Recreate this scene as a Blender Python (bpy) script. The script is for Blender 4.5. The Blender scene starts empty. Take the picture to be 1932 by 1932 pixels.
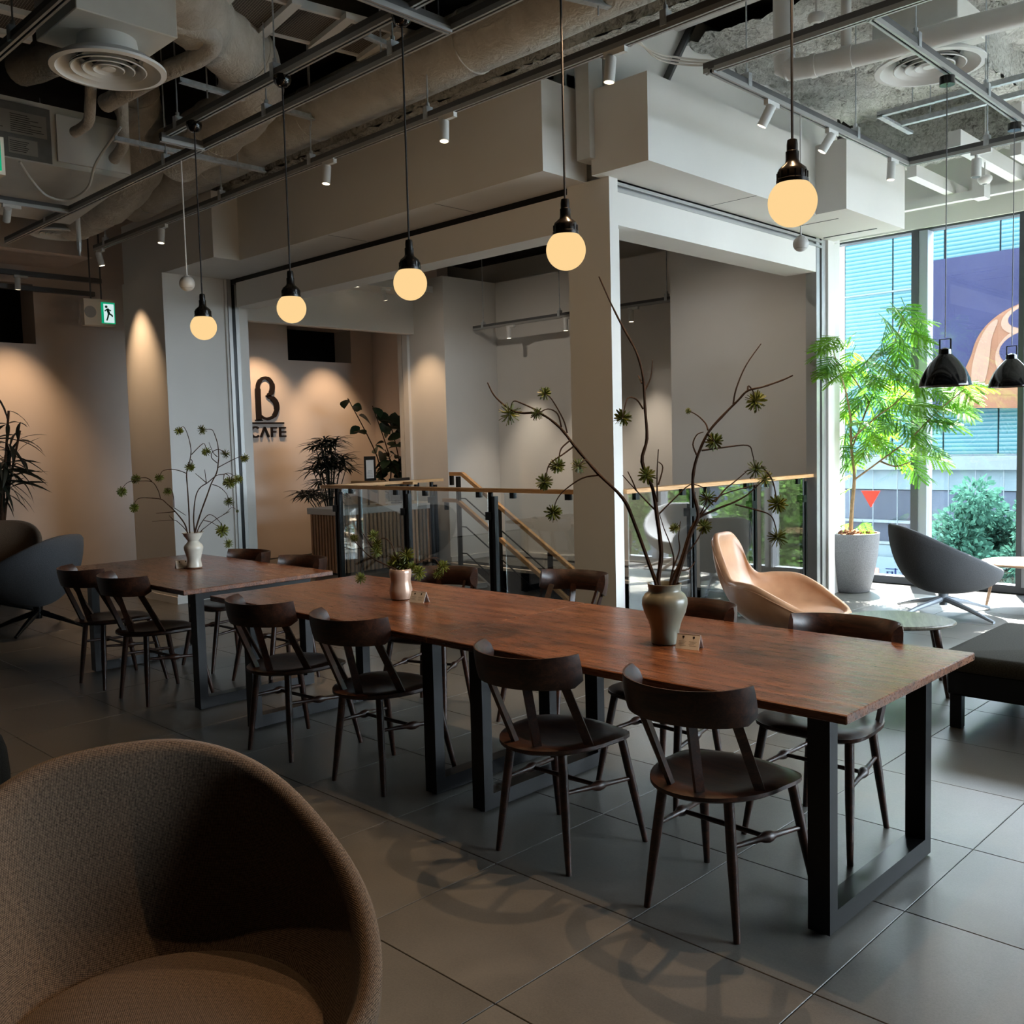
import bpy, math, random
from mathutils import Vector, Matrix
random.seed(7)
PI = math.pi
scn = bpy.context.scene
col = scn.collection

# ------------------------------------------------------------------ camera
CAM = Vector((0.0, 0.0, 1.48))
FPX = 1799.5
_th, _pi, _ro = math.radians(134.4024), math.radians(-4.0668), math.radians(1.4442)
_f = Vector((math.cos(_pi) * math.cos(_th), math.cos(_pi) * math.sin(_th), math.sin(_pi)))
_r = Vector((math.sin(_th), -math.cos(_th), 0.0))
_d = _f.cross(_r)
RIGHT = _r * math.cos(_ro) + _d * math.sin(_ro)
DOWN = _d * math.cos(_ro) - _r * math.sin(_ro)
FWD = _f
cam_data = bpy.data.cameras.new('camera')
cam_data.sensor_fit = 'HORIZONTAL'
cam_data.sensor_width = 36.0
cam_data.lens = 36.0 * FPX / 1932.0
cam_data.clip_start = 0.02
cam_data.clip_end = 300
cam = bpy.data.objects.new('camera', cam_data)
col.objects.link(cam)
_up = -DOWN
cam.matrix_world = Matrix(((RIGHT.x, _up.x, -FWD.x, CAM.x), (RIGHT.y, _up.y, -FWD.y, CAM.y),
                           (RIGHT.z, _up.z, -FWD.z, CAM.z), (0, 0, 0, 1)))
scn.camera = cam

# ------------------------------------------------------------------ world, sun, exposure
world = bpy.data.worlds.new('daylight'); scn.world = world
world.use_nodes = True
wn = world.node_tree.nodes; wl = world.node_tree.links
wn.clear()
w_out = wn.new('ShaderNodeOutputWorld'); w_bg = wn.new('ShaderNodeBackground')
w_bg.inputs['Color'].default_value = (0.78, 0.90, 1.0, 1)
w_bg.inputs['Strength'].default_value = 15.0
wl.new(w_bg.outputs[0], w_out.inputs[0])
sun_d = bpy.data.lights.new('sun', 'SUN'); sun_d.energy = 70.0; sun_d.angle = 0.009
sun_d.color = (1.0, 0.96, 0.9)
sun = bpy.data.objects.new('sun', sun_d); col.objects.link(sun)
SUN_DIR = Vector((0.28, -0.62, -1.0)).normalized()
sun.rotation_euler = SUN_DIR.to_track_quat('-Z', 'Y').to_euler()
sun.location = (-6, 20, 14)
def portal(name, loc, sx, sy, direction):
    d = bpy.data.lights.new(name, 'AREA'); d.shape = 'RECTANGLE'; d.size = sx; d.size_y = sy
    d.cycles.is_portal = True
    o = bpy.data.objects.new(name, d); col.objects.link(o); o.location = loc
    o.rotation_euler = Vector(direction).to_track_quat('-Z', 'Y').to_euler()
portal('window_portal', (-0.35, 9.62, 1.72), 8.3, 3.4, (0, -1, 0))
portal('window_portal', (4.15, 6.95, 1.72), 4.7, 3.4, (-1, 0, 0))
vs = scn.view_settings
vs.view_transform = 'Standard'; vs.look = 'None'; vs.exposure = 0.7; vs.gamma = 1.0
vs.use_curve_mapping = False
cy = scn.cycles
cy.use_adaptive_sampling = True; cy.adaptive_threshold = 0.045
cy.max_bounces = 8; cy.diffuse_bounces = 4; cy.glossy_bounces = 4; cy.transmission_bounces = 6
cy.transparent_max_bounces = 24; cy.caustics_reflective = False; cy.caustics_refractive = False
cy.sample_clamp_indirect = 6.0; cy.use_denoising = True
try: cy.denoiser = 'OPENIMAGEDENOISE'
except Exception: pass

# ------------------------------------------------------------------ pixel helpers (photo frame 1932 x 1932)
def ray(x, y): return RIGHT * ((x - 966) / FPX) + DOWN * ((y - 966) / FPX) + FWD
def on_z(x, y, z): d = ray(x, y); return CAM + d * ((z - CAM.z) / d.z)
def on_x(x, y, v): d = ray(x, y); return CAM + d * ((v - CAM.x) / d.x)
def on_y(x, y, v): d = ray(x, y); return CAM + d * ((v - CAM.y) / d.y)
def at_depth(x, y, dep): return CAM + ray(x, y) * dep
def depth_of(p): return (Vector(p) - CAM).dot(FWD)

# ------------------------------------------------------------------ materials
MATS = {}
def s2l(c):
    return tuple(((v / 255) / 12.92 if v / 255 <= 0.04045 else ((v / 255 + 0.055) / 1.055) ** 2.4) for v in c)
class N:
    def __init__(self, name):
        self.m = bpy.data.materials.new(name); self.m.use_nodes = True
        self.t = self.m.node_tree; self.t.nodes.clear()
        self.out = self.n('OutputMaterial')
    def n(self, kind, **kw):
        o = self.t.nodes.new('ShaderNode' + kind)
        for k, v in kw.items():
            if hasattr(o, k) and k not in ('inputs',):
                try: setattr(o, k, v); continue
                except Exception: pass
            o.inputs[k].default_value = v
        return o
    def l(self, a, b): self.t.links.new(a, b)
    def coords(self, scale=(1, 1, 1), kind='Object', rot=(0, 0, 0)):
        tc = self.n('TexCoord'); mp = self.n('Mapping')
        mp.inputs['Scale'].default_value = scale; mp.inputs['Rotation'].default_value = rot
        self.l(tc.outputs[kind], mp.inputs['Vector']); return mp.outputs[0]
    def ramp(self, src, stops):
        r = self.n('ValToRGB'); e = r.color_ramp.elements
        while len(e) > 1: e.remove(e[-1])
        for i, (p, c) in enumerate(stops):
            q = e[0] if i == 0 else e.new(p)
            q.position = p; q.color = (*c, 1) if len(c) == 3 else c
        self.l(src, r.inputs[0]); return r.outputs[0]
    def noise(self, vec, scale, detail=3, rough=0.5, dist=0.0):
        q = self.n('TexNoise'); q.inputs['Scale'].default_value = scale; q.inputs['Detail'].default_value = detail
        q.inputs['Roughness'].default_value = rough; q.inputs['Distortion'].default_value = dist
        self.l(vec, q.inputs['Vector']); return q.outputs[0]
    def bump(self, h, strength=0.2, dist=0.01):
        b = self.n('Bump'); b.inputs['Strength'].default_value = strength; b.inputs['Distance'].default_value = dist
        self.l(h, b.inputs['Height']); return b.outputs[0]
    def bsdf(self, color=None, rough=0.5, metal=0.0, spec=0.5, **kw):
        p = self.n('BsdfPrincipled')
        if color is not None:
            if hasattr(color, 'links') or hasattr(color, 'is_linked'): self.l(color, p.inputs['Base Color'])
            else: p.inputs['Base Color'].default_value = (*color, 1)
        if hasattr(rough, 'is_linked'): self.l(rough, p.inputs['Roughness'])
        else: p.inputs['Roughness'].default_value = rough
        p.inputs['Metallic'].default_value = metal
        p.inputs['Specular IOR Level'].default_value = spec
        for k, v in kw.items():
            k = k.replace('_', ' ')
            if hasattr(v, 'is_linked'): self.l(v, p.inputs[k])
            else: p.inputs[k].default_value = v
        self.l(p.outputs[0], self.out.inputs[0]); return p

def plain(name, rgb, rough=0.5, metal=0.0, spec=0.5, nscale=None, amt=0.12, bump=0.0, bscale=60, **kw):
    m = N(name); c = s2l(rgb)
    v = m.coords()
    col_ = c
    if nscale:
        f = m.noise(v, nscale, 4)
        col_ = m.ramp(f, [(0.3, tuple(x * (1 - amt) for x in c)), (0.7, tuple(min(1, x * (1 + amt)) for x in c))])
    p = m.bsdf(col_, rough, metal, spec, **kw)
    if bump: m.l(m.bump(m.noise(v, bscale, 3), bump, 0.004), p.inputs['Normal'])
    MATS[name] = m.m; return m.m

plain('wall_paint', (226, 224, 220), 0.75, spec=0.25, nscale=2.5, amt=0.02, bump=0.05, bscale=180)
plain('wall_beige', (224, 211, 202), 0.8, spec=0.2, nscale=2.0, amt=0.03, bump=0.05, bscale=180)
plain('dark_panel', (58, 50, 44), 0.7, nscale=4, amt=0.1)
plain('white_metal', (222, 222, 220), 0.4, spec=0.4)
plain('white_box', (206, 205, 200), 0.55, spec=0.35, nscale=6, amt=0.05)
plain('galvanised', (196, 202, 206), 0.4, 0.6, nscale=30, amt=0.18)
plain('rail_grey', (92, 93, 95), 0.42, 0.3)
plain('black_metal', (7, 7, 8), 0.3, spec=0.3)
plain('black_gloss', (12, 12, 13), 0.12, spec=0.6)
plain('dark_void', (10, 10, 11), 0.8, spec=0.1)
plain('slab_dark', (62, 60, 58), 0.9, spec=0.1, nscale=3, amt=0.3)
plain('lamp_bakelite', (24, 20, 17), 0.25, spec=0.55)
plain('bark', (62, 44, 32), 0.8, spec=0.2, nscale=40, amt=0.3, bump=0.3, bscale=120)
plain('trunk_light', (150, 122, 92), 0.8, spec=0.2, nscale=40, amt=0.25, bump=0.3, bscale=90)
plain('leaf_dark', (38, 56, 34), 0.45, nscale=8, amt=0.3)
plain('leaf_black', (20, 26, 18), 0.5, nscale=8, amt=0.3)
plain('soil', (120, 84, 62), 0.95, spec=0.1, nscale=50, amt=0.45, bump=0.5, bscale=80)
plain('paper', (206, 203, 200), 0.7, spec=0.2)
plain('ink', (40, 38, 40), 0.7, spec=0.1)
plain('sign_green', (0, 132, 92), 0.4)
plain('sign_case', (220, 208, 190), 0.5)
plain('logo_dark', (34, 25, 21), 0.6, spec=0.2)
plain('seat_dark', (34, 35, 34), 0.9, spec=0.15, nscale=300, amt=0.35, bump=0.3, bscale=400)
plain('warn_yellow', (220, 170, 40), 0.5)
plain('unit_grey', (110, 112, 112), 0.5, nscale=20, amt=0.1)
plain('label_grey', (150, 148, 142), 0.5)
plain('red_film', (222, 62, 44), 0.4)
plain('blue_letter', (14, 22, 48), 0.5, spec=0.0)
plain('board_purple', (27, 29, 45), 0.5, spec=0.0, nscale=0.6, amt=0.12)
plain('copper_a', (70, 50, 39), 0.5, spec=0.0, nscale=1.2, amt=0.12)
plain('copper_b', (80, 65, 56), 0.5, spec=0.0, nscale=1.2, amt=0.08)
plain('copper_c', (50, 34, 26), 0.5, spec=0.0)
plain('facade_frame', (66, 74, 78), 0.5, spec=0.0)
plain('facade_grey', (46, 53, 62), 0.6, spec=0.0, nscale=2, amt=0.12)
plain('facade_dark', (34, 39, 47), 0.5, spec=0.0)
plain('facade_light', (62, 74, 79), 0.5, spec=0.0)
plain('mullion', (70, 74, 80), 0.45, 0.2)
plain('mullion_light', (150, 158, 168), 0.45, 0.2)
plain('alu', (172, 172, 170), 0.4, 0.5)
plain('street', (150, 150, 148), 0.9, spec=0.0, nscale=3, amt=0.1)
plain('pot_concrete', (124, 124, 126), 0.85, spec=0.2, nscale=120, amt=0.22, bump=0.3, bscale=160)
plain('ceramic_green', (122, 119, 103), 0.28, spec=0.5, nscale=9, amt=0.16)
plain('ceramic_white', (206, 202, 190), 0.3, spec=0.5, nscale=12, amt=0.1)
plain('ceramic_pearl', (196, 168, 150), 0.2, 0.25, spec=0.6, nscale=7, amt=0.16)
plain('ceramic_clay', (120, 84, 62), 0.8, spec=0.2)
plain('sensor_white', (200, 198, 194), 0.35)
plain('cable_white', (214, 212, 206), 0.5)
plain('rope', (38, 36, 36), 0.7)
plain('stair_grey', (128, 126, 122), 0.7, nscale=5, amt=0.08)
plain('screen_dark', (20, 20, 24), 0.12)

def leafmat(name, rgb, trans=0.4, rough=0.45, amt=0.25):
    m = N(name); c = s2l(rgb); v = m.coords()
    f = m.noise(v, 14, 2)
    c_ = m.ramp(f, [(0.3, tuple(x * (1 - amt) for x in c)), (0.7, tuple(min(1, x * (1 + amt)) for x in c))])
    p = m.n('BsdfPrincipled'); m.l(c_, p.inputs['Base Color']); p.inputs['Roughness'].default_value = rough
    if name.startswith('leaf_tree'): p.inputs['Specular IOR Level'].default_value = 0.0
    t = m.n('BsdfTranslucent'); m.l(c_, t.inputs['Color'])
    x = m.n('MixShader'); x.inputs[0].default_value = trans
    m.l(p.outputs[0], x.inputs[1]); m.l(t.outputs[0], x.inputs[2]); m.l(x.outputs[0], m.out.inputs[0])
    MATS[name] = m.m
leafmat('leaf_bright', (108, 156, 34), 0.5)
leafmat('leaf_fresh', (80, 132, 38), 0.45)
leafmat('leaf_tree', (44, 76, 66), 0.3)
leafmat('leaf_tree2', (53, 76, 33), 0.3)
leafmat('pod_olive', (100, 108, 38), 0.2, amt=0.4)
leafmat('pod_tip', (70, 82, 26), 0.15, amt=0.4)

def wood(name, dark, mid, light, scale=1.0, rough=0.42, axis='X', spec=0.45, bump=0.06):
    m = N(name)
    s = {'X': (0.7, 9, 9), 'Y': (9, 0.7, 9), 'Z': (9, 9, 0.7)}[axis]
    v = m.coords(tuple(x * scale for x in s))
    oi = m.n('ObjectInfo'); add = m.n('VectorMath', operation='ADD')
    mul = m.n('Math', operation='MULTIPLY'); mul.inputs[1].default_value = 37.0
    m.l(oi.outputs['Random'], mul.inputs[0]); m.l(v, add.inputs[0]); m.l(mul.outputs[0], add.inputs[1])
    v = add.outputs[0]
    a = m.noise(v, 2.2, 6, 0.62, 0.8)
    b = m.noise(v, 14, 4, 0.6)
    mx = m.n('Mix', data_type='FLOAT'); mx.inputs[0].default_value = 0.35
    m.l(a, mx.inputs[2]); m.l(b, mx.inputs[3])
    c = m.ramp(mx.outputs[0], [(0.36, s2l(dark)), (0.5, s2l(mid)), (0.66, s2l(light))])
    rr = m.n('MapRange'); rr.inputs[3].default_value = rough - 0.07; rr.inputs[4].default_value = rough + 0.1
    m.l(b, rr.inputs[0])
    p = m.bsdf(c, rr.outputs[0], 0, spec)
    m.l(m.bump(mx.outputs[0], bump, 0.003), p.inputs['Normal'])
    MATS[name] = m.m
wood('walnut', (52, 29, 17), (106, 64, 40), (142, 92, 60), 1.2, 0.27, spec=0.55, bump=0.1)
wood('walnut_chair', (22, 12, 8), (48, 27, 18), (74, 43, 28), 1.6, 0.36, bump=0.1)
wood('oak', (176, 126, 76), (204, 156, 104), (222, 182, 132), 1.6, 0.45)
wood('oak_y', (176, 126, 76), (204, 156, 104), (222, 182, 132), 1.6, 0.45, 'Y')
wood('slat_wood', (150, 106, 72), (176, 132, 96), (196, 156, 120), 1.6, 0.55, 'Z')
wood('side_wood', (112, 86, 66), (140, 112, 88), (160, 134, 110), 2, 0.5)
wood('green_wood', (70, 62, 52), (100, 92, 80), (128, 120, 106), 2, 0.3, 'Y')

def tile_mat():
    m = N('floor_tile')
    tc = m.n('TexCoord'); oi = m.n('ObjectInfo')
    ad = m.n('VectorMath', operation='ADD'); m.l(tc.outputs['Object'], ad.inputs[0])
    sc = m.n('VectorMath', operation='SCALE'); sc.inputs['Scale'].default_value = 1.0
    cmb = m.n('CombineXYZ'); ml = m.n('Math', operation='MULTIPLY'); ml.inputs[1].default_value = 91.0
    m.l(oi.outputs['Random'], ml.inputs[0])
    for i in range(3): m.l(ml.outputs[0], cmb.inputs[i])
    m.l(cmb.outputs[0], ad.inputs[1]); v = ad.outputs[0]
    a = m.noise(v, 3.0, 5, 0.6, 0.6); b = m.noise(v, 160, 4, 0.75); d = m.noise(v, 420, 2)
    mx = m.n('Mix', data_type='FLOAT'); mx.inputs[0].default_value = 0.5
    m.l(a, mx.inputs[2]); m.l(b, mx.inputs[3])
    c = m.ramp(mx.outputs[0], [(0.3, s2l((74, 72, 68))), (0.5, s2l((92, 90, 85))), (0.8, s2l((110, 107, 101)))])
    hv = m.n('HueSaturation'); mr = m.n('MapRange'); mr.inputs[3].default_value = 0.93; mr.inputs[4].default_value = 1.06
    m.l(oi.outputs['Random'], mr.inputs[0]); m.l(mr.outputs[0], hv.inputs['Value']); m.l(c, hv.inputs['Color'])
    r = m.n('MapRange'); r.inputs[3].default_value = 0.27; r.inputs[4].default_value = 0.42; m.l(a, r.inputs[0])
    p = m.bsdf(hv.outputs[0], r.outputs[0], 0, 0.5)
    m.l(m.bump(d, 0.12, 0.002), p.inputs['Normal'])
    MATS['floor_tile'] = m.m
tile_mat()
plain('grout', (52, 51, 50), 0.9, spec=0.1)

def fabric(name, a, b, scale=260, rough=0.95, sheen=0.25):
    m = N(name); v = m.coords((1, 1, 1), 'UV')
    w1 = m.n('TexWave'); w1.bands_direction = 'X'; w1.inputs['Scale'].default_value = scale * 0.314; w1.inputs['Distortion'].default_value = 0.8
    w2 = m.n('TexWave'); w2.bands_direction = 'Y'; w2.inputs['Scale'].default_value = scale * 0.314; w2.inputs['Distortion'].default_value = 0.8
    m.l(v, w1.inputs['Vector']); m.l(v, w2.inputs['Vector'])
    mul = m.n('Math', operation='MULTIPLY'); m.l(w1.outputs['Fac'], mul.inputs[0]); m.l(w2.outputs['Fac'], mul.inputs[1])
    nz = m.noise(v, scale * 0.55, 2)
    ad = m.n('Math', operation='ADD'); m.l(mul.outputs[0], ad.inputs[0]); m.l(nz, ad.inputs[1])
    h = m.n('Math', operation='MULTIPLY'); h.inputs[1].default_value = 0.6; m.l(ad.outputs[0], h.inputs[0])
    c = m.ramp(h.outputs[0], [(0.2, s2l(a)), (0.75, s2l(b))])
    p = m.bsdf(c, rough, 0, 0.15, Sheen_Weight=sheen)
    m.l(m.bump(h.outputs[0], 0.5, 0.002), p.inputs['Normal'])
    MATS[name] = m.m
fabric('fabric_brown', (46, 38, 31), (128, 108, 89), 340, sheen=0.1)
fabric('fabric_grey', (56, 58, 61), (94, 96, 100), 260, sheen=0.05)
fabric('fabric_olive', (36, 35, 30), (76, 72, 62), 260, sheen=0.03)

def leather():
    m = N('leather_tan'); v = m.coords()
    f = m.noise(v, 6, 4); g = m.noise(v, 260, 2)
    c = m.ramp(f, [(0.3, s2l((178, 130, 96))), (0.7, s2l((204, 156, 120)))])
    p = m.bsdf(c, 0.34, 0, 0.5)
    m.l(m.bump(g, 0.15, 0.002), p.inputs['Normal']); MATS['leather_tan'] = m.m
leather()

def duct_cloth():
    m = N('duct_cloth'); v = m.coords()
    f = m.noise(v, 3.2, 5, 0.6, 1.5); g = m.noise(v, 11, 3, 0.5, 2.0)
    ck = m.n('TexVoronoi'); ck.inputs['Scale'].default_value = 75; m.l(v, ck.inputs['Vector'])
    c = m.ramp(f, [(0.25, s2l((176, 170, 160))), (0.7, s2l((206, 201, 192)))])
    p = m.bsdf(c, 0.6, 0, 0.3)
    ad = m.n('Math', operation='MULTIPLY_ADD'); ad.inputs[1].default_value = 0.12
    m.l(ck.outputs['Distance'], ad.inputs[0]); m.l(g, ad.inputs[2])
    m.l(m.bump(ad.outputs[0], 0.55, 0.03), p.inputs['Normal']); MATS['duct_cloth'] = m.m
duct_cloth()

def sprayed():
    m = N('sprayed_foam'); v = m.coords()
    f = m.noise(v, 26, 5, 0.7, 1.2); g = m.noise(v, 2.2, 3)
    mx = m.n('Mix', data_type='FLOAT'); mx.inputs[0].default_value = 0.3; m.l(f, mx.inputs[2]); m.l(g, mx.inputs[3])
    c = m.ramp(mx.outputs[0], [(0.36, s2l((120, 119, 112))), (0.48, s2l((214, 214, 208))), (0.6, s2l((248, 248, 244)))])
    p = m.bsdf(c, 0.95, 0, 0.1)
    m.l(m.bump(f, 0.9, 0.06), p.inputs['Normal']); MATS['sprayed_foam'] = m.m
sprayed()

def mesh_panel():
    m = N('perforated'); v = m.coords((1, 1, 1))
    b = m.n('TexBrick'); b.inputs['Scale'].default_value = 34; b.inputs['Mortar Size'].default_value = 0.022
    b.offset = 0.0; b.inputs['Brick Width'].default_value = 0.5; b.inputs['Row Height'].default_value = 0.5
    b.inputs['Color1'].default_value = (*s2l((66, 60, 56)), 1); b.inputs['Color2'].default_value = (*s2l((72, 66, 60)), 1)
    b.inputs['Mortar'].default_value = (*s2l((196, 190, 180)), 1)
    m.l(v, b.inputs['Vector']); m.bsdf(b.outputs[0], 0.7, 0, 0.2); MATS['perforated'] = m.m
mesh_panel()

def glass(name, tint=(1, 1, 1), ior=1.5, boost=0.0):
    m = N(name)
    t = m.n('BsdfTransparent'); t.inputs[0].default_value = (*tint, 1)
    g = m.n('BsdfGlossy'); g.inputs['Roughness'].default_value = 0.0; g.inputs[0].default_value = (1, 1, 1, 1)
    lw = m.n('LayerWeight'); lw.inputs[0].default_value = 0.5
    pw_ = m.n('Math', operation='POWER'); pw_.inputs[1].default_value = 4.0; m.l(lw.outputs['Facing'], pw_.inputs[0])
    ad = m.n('Math', operation='MULTIPLY_ADD'); ad.inputs[1].default_value = 0.9; ad.inputs[2].default_value = boost; ad.use_clamp = True; m.l(pw_.outputs[0], ad.inputs[0])
    x = m.n('MixShader'); m.l(ad.outputs[0], x.inputs[0]); m.l(t.outputs[0], x.inputs[1]); m.l(g.outputs[0], x.inputs[2])
    m.l(x.outputs[0], m.out.inputs[0]); MATS[name] = m.m
glass('pane_glass', (0.975, 0.985, 0.99), 1.35, 0.03)
glass('rail_glass', (0.9, 0.93, 0.93), 1.6, 0.2)

def emit(name, rgb, strength):
    m = N(name); e = m.n('Emission'); e.inputs[0].default_value = (*s2l(rgb), 1); e.inputs[1].default_value = strength
    m.l(e.outputs[0], m.out.inputs[0]); MATS[name] = m.m
emit('globe_glow', (255, 214, 150), 0.615)
emit('spot_glow', (255, 232, 196), 3.0)
emit('sign_white', (220, 246, 244), 0.55)
emit('sign_glow_green', (10, 150, 105), 0.7)
emit('bulb_glow', (255, 206, 130), 2.0)

def blinds():
    m = N('blind_glass'); v = m.coords()
    w = m.n('TexWave'); w.bands_direction = 'Z'; w.wave_profile = 'SAW'; w.inputs['Scale'].default_value = 3.2
    w.inputs['Distortion'].default_value = 0.5; w.inputs['Detail'].default_value = 2.0; w.inputs['Detail Scale'].default_value = 0.4
    m.l(v, w.inputs['Vector'])
    oi = m.n('ObjectInfo')
    c = m.ramp(w.outputs['Fac'], [(0.0, s2l((24, 56, 63))), (0.35, s2l((44, 69, 74))), (0.8, s2l((64, 81, 84))), (1.0, s2l((30, 58, 65)))])
    hs = m.n('HueSaturation'); mr = m.n('MapRange'); mr.inputs[3].default_value = 0.9; mr.inputs[4].default_value = 1.08
    m.l(oi.outputs['Random'], mr.inputs[0]); m.l(mr.outputs[0], hs.inputs['Value']); m.l(c, hs.inputs['Color'])
    m.bsdf(hs.outputs[0], 0.5, 0, 0.0); MATS['blind_glass'] = m.m
blinds()

# ------------------------------------------------------------------ mesh building
def link(o, parent=None):
    col.objects.link(o)
    if parent is not None: o.parent = parent
    return o
def tag(o, label=None, cat=None, group=None, kind=None):
    if label: o['label'] = label
    if cat: o['category'] = cat
    if group: o['group'] = group
    if kind: o['kind'] = kind
    return o
def empty(name, loc=(0, 0, 0), rz=0.0, label=None, cat=None, group=None, kind=None):
    o = bpy.data.objects.new(name, None); o.empty_display_size = 0.1
    link(o); o.location = loc; o.rotation_euler = (0, 0, rz)
    return tag(o, label, cat, group, kind)
class MB:
    def __init__(self): self.v = []; self.f = []; self.uv = {}
    def add(self, vs, fs):
        b = len(self.v); self.v += [tuple(p) for p in vs]; self.f += [tuple(i + b for i in f) for f in fs]; return self
    def box(self, x0, x1, y0, y1, z0, z1):
        v = [(x, y, z) for z in (z0, z1) for y in (y0, y1) for x in (x0, x1)]
        return self.add(v, [(0, 2, 3, 1), (4, 5, 7, 6), (0, 1, 5, 4), (2, 6, 7, 3), (0, 4, 6, 2), (1, 3, 7, 5)])
    def bbox(self, x0, x1, y0, y1, z0, z1, b=0.005):
        # box with bevelled vertical and top edges
        def ring(z, i):
            return [(x0 + i, y0 + b, z), (x0 + b, y0 + i, z), (x1 - b, y0 + i, z), (x1 - i, y0 + b, z),
                    (x1 - i, y1 - b, z), (x1 - b, y1 - i, z), (x0 + b, y1 - i, z), (x0 + i, y1 - b, z)]
        def inset(z):
            return [(x0 + b, y0 + b * 1.5, z), (x0 + b * 1.5, y0 + b, z), (x1 - b * 1.5, y0 + b, z), (x1 - b, y0 + b * 1.5, z),
                    (x1 - b, y1 - b * 1.5, z), (x1 - b * 1.5, y1 - b, z), (x0 + b * 1.5, y1 - b, z), (x0 + b, y1 - b * 1.5, z)]
        r = [inset(z0), ring(z0 + b, 0), ring(z1 - b, 0), inset(z1)]
        return self.rings(r, True, True)
    def rings(self, rs, cap0=False, cap1=False, close=True):
        b = len(self.v); n = len(rs[0])
        for r in rs: self.v += [tuple(p) for p in r]
        for i in range(len(rs) - 1):
            for j in range(n if close else n - 1):
                k = (j + 1) % n
                self.f.append((b + i * n + j, b + i * n + k, b + (i + 1) * n + k, b + (i + 1) * n + j))
        if cap0: self.f.append(tuple(b + j for j in reversed(range(n))))
        if cap1: self.f.append(tuple(b + (len(rs) - 1) * n + j for j in range(n)))
        return self
    def tube(self, pts, r, n=8, cap=True, flat=None):
        pts = [Vector(p) for p in pts]
        if not isinstance(r, (list, tuple)): r = [r] * len(pts)
        rs = []; ref = None
        for i, p in enumerate(pts):
            t = (pts[min(i + 1, len(pts) - 1)] - pts[max(i - 1, 0)])
            if t.length < 1e-9: t = Vector((0, 0, 1))
            t.normalize()
            if ref is None:
                ref = Vector((0, 0, 1)) if abs(t.z) < 0.9 else Vector((1, 0, 0))
            u = ref - t * ref.dot(t)
            if u.length < 1e-6: u = t.orthogonal()
            u.normalize(); w = t.cross(u); ref = u
            rs.append([p + (u * math.cos(a) * (flat or 1) + w * math.sin(a)) * r[i] for a in [2 * PI * k / n for k in range(n)]])
        return self.rings(rs, cap, cap)
    def cyl(self, p0, p1, r0, r1=None, n=12): return self.tube([p0, p1], [r0, r0 if r1 is None else r1], n)
    def bar(self, p0, p1, w, h, up=(0, 0, 1)):
        p0, p1 = Vector(p0), Vector(p1); t = (p1 - p0).normalized(); u = Vector(up)
        s = t.cross(u)
        if s.length < 1e-6: s = t.orthogonal()
        s.normalize(); u = s.cross(t)
        rs = [[p + s * a * w / 2 + u * b * h / 2 for a, b in ((-1, -1), (1, -1), (1, 1), (-1, 1))] for p in (p0, p1)]
        return self.rings(rs, True, True)
    def lathe(self, prof, n=24, c=(0, 0, 0), cap0=True, cap1=True):
        rs = [[(c[0] + r * math.cos(2 * PI * k / n), c[1] + r * math.sin(2 * PI * k / n), c[2] + z) for k in range(n)] for r, z in prof]
        return self.rings(rs, cap0, cap1)
    def sphere(self, c, r, n=16, m=10, sz=1.0):
        prof = [(max(1e-4, r * math.sin(PI * i / m)), -r * sz * math.cos(PI * i / m)) for i in range(m + 1)]
        return self.lathe(prof, n, c)
    def prism(self, poly, axis, a, b):
        # polygon (u,v) extruded along axis from a to b;   axis 'x': (y,z)  'y': (x,z)  'z': (x,y)
        def P(u, v, t): return {'x': (t, u, v), 'y': (u, t, v), 'z': (u, v, t)}[axis]
        return self.rings([[P(u, v, t) for u, v in poly] for t in (a, b)], True, True)
    def build(self, name, mat, parent=None, smooth=False, uv=None):
        me = bpy.data.meshes.new(name); me.from_pydata(self.v, [], self.f)
        me.validate(); me.update()
        fix_normals(me)
        if smooth: shade(me)
        if uv: uv_box(me, uv)
        if mat: me.materials.append(MATS[mat])
        return link(bpy.data.objects.new(name, me), parent)
import bmesh
def fix_normals(me):
    b = bmesh.new(); b.from_mesh(me); bmesh.ops.recalc_face_normals(b, faces=b.faces); b.to_mesh(me); b.free()
def shade(me, ang=0.7):
    me.polygons.foreach_set('use_smooth', [True] * len(me.polygons))
    b = bmesh.new(); b.from_mesh(me)
    for e in b.edges:
        if len(e.link_faces) == 2 and e.calc_face_angle(0) > ang: e.smooth = False
    b.to_mesh(me); b.free()
def uv_box(me, s):
    lay = me.uv_layers.new(name='UVMap')
    for p in me.polygons:
        n = p.normal; a = max(range(3), key=lambda i: abs(n[i]))
        for li in p.loop_indices:
            c = me.vertices[me.loops[li].vertex_index].co
            lay.data[li].uv = (c[(a + 1) % 3] * s, c[(a + 2) % 3] * s)
def mesh_obj(name, me, parent=None, loc=None, rot=None, scale=None):
    o = bpy.data.objects.new(name, me); link(o, parent)
    if loc is not None: o.location = loc
    if rot is not None: o.rotation_euler = rot
    if scale is not None: o.scale = scale
    return o
def copy_tree(o, parent=None):
    c = o.copy(); col.objects.link(c); c.parent = parent
    for ch in o.children: copy_tree(ch, c)
    return c
def B(name, mat, *boxes, parent=None, kind=None, label=None, cat=None, group=None):
    m = MB()
    for b in boxes: m.box(*b)
    return tag(m.build(name, mat, parent), label, cat, group, kind)
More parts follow.
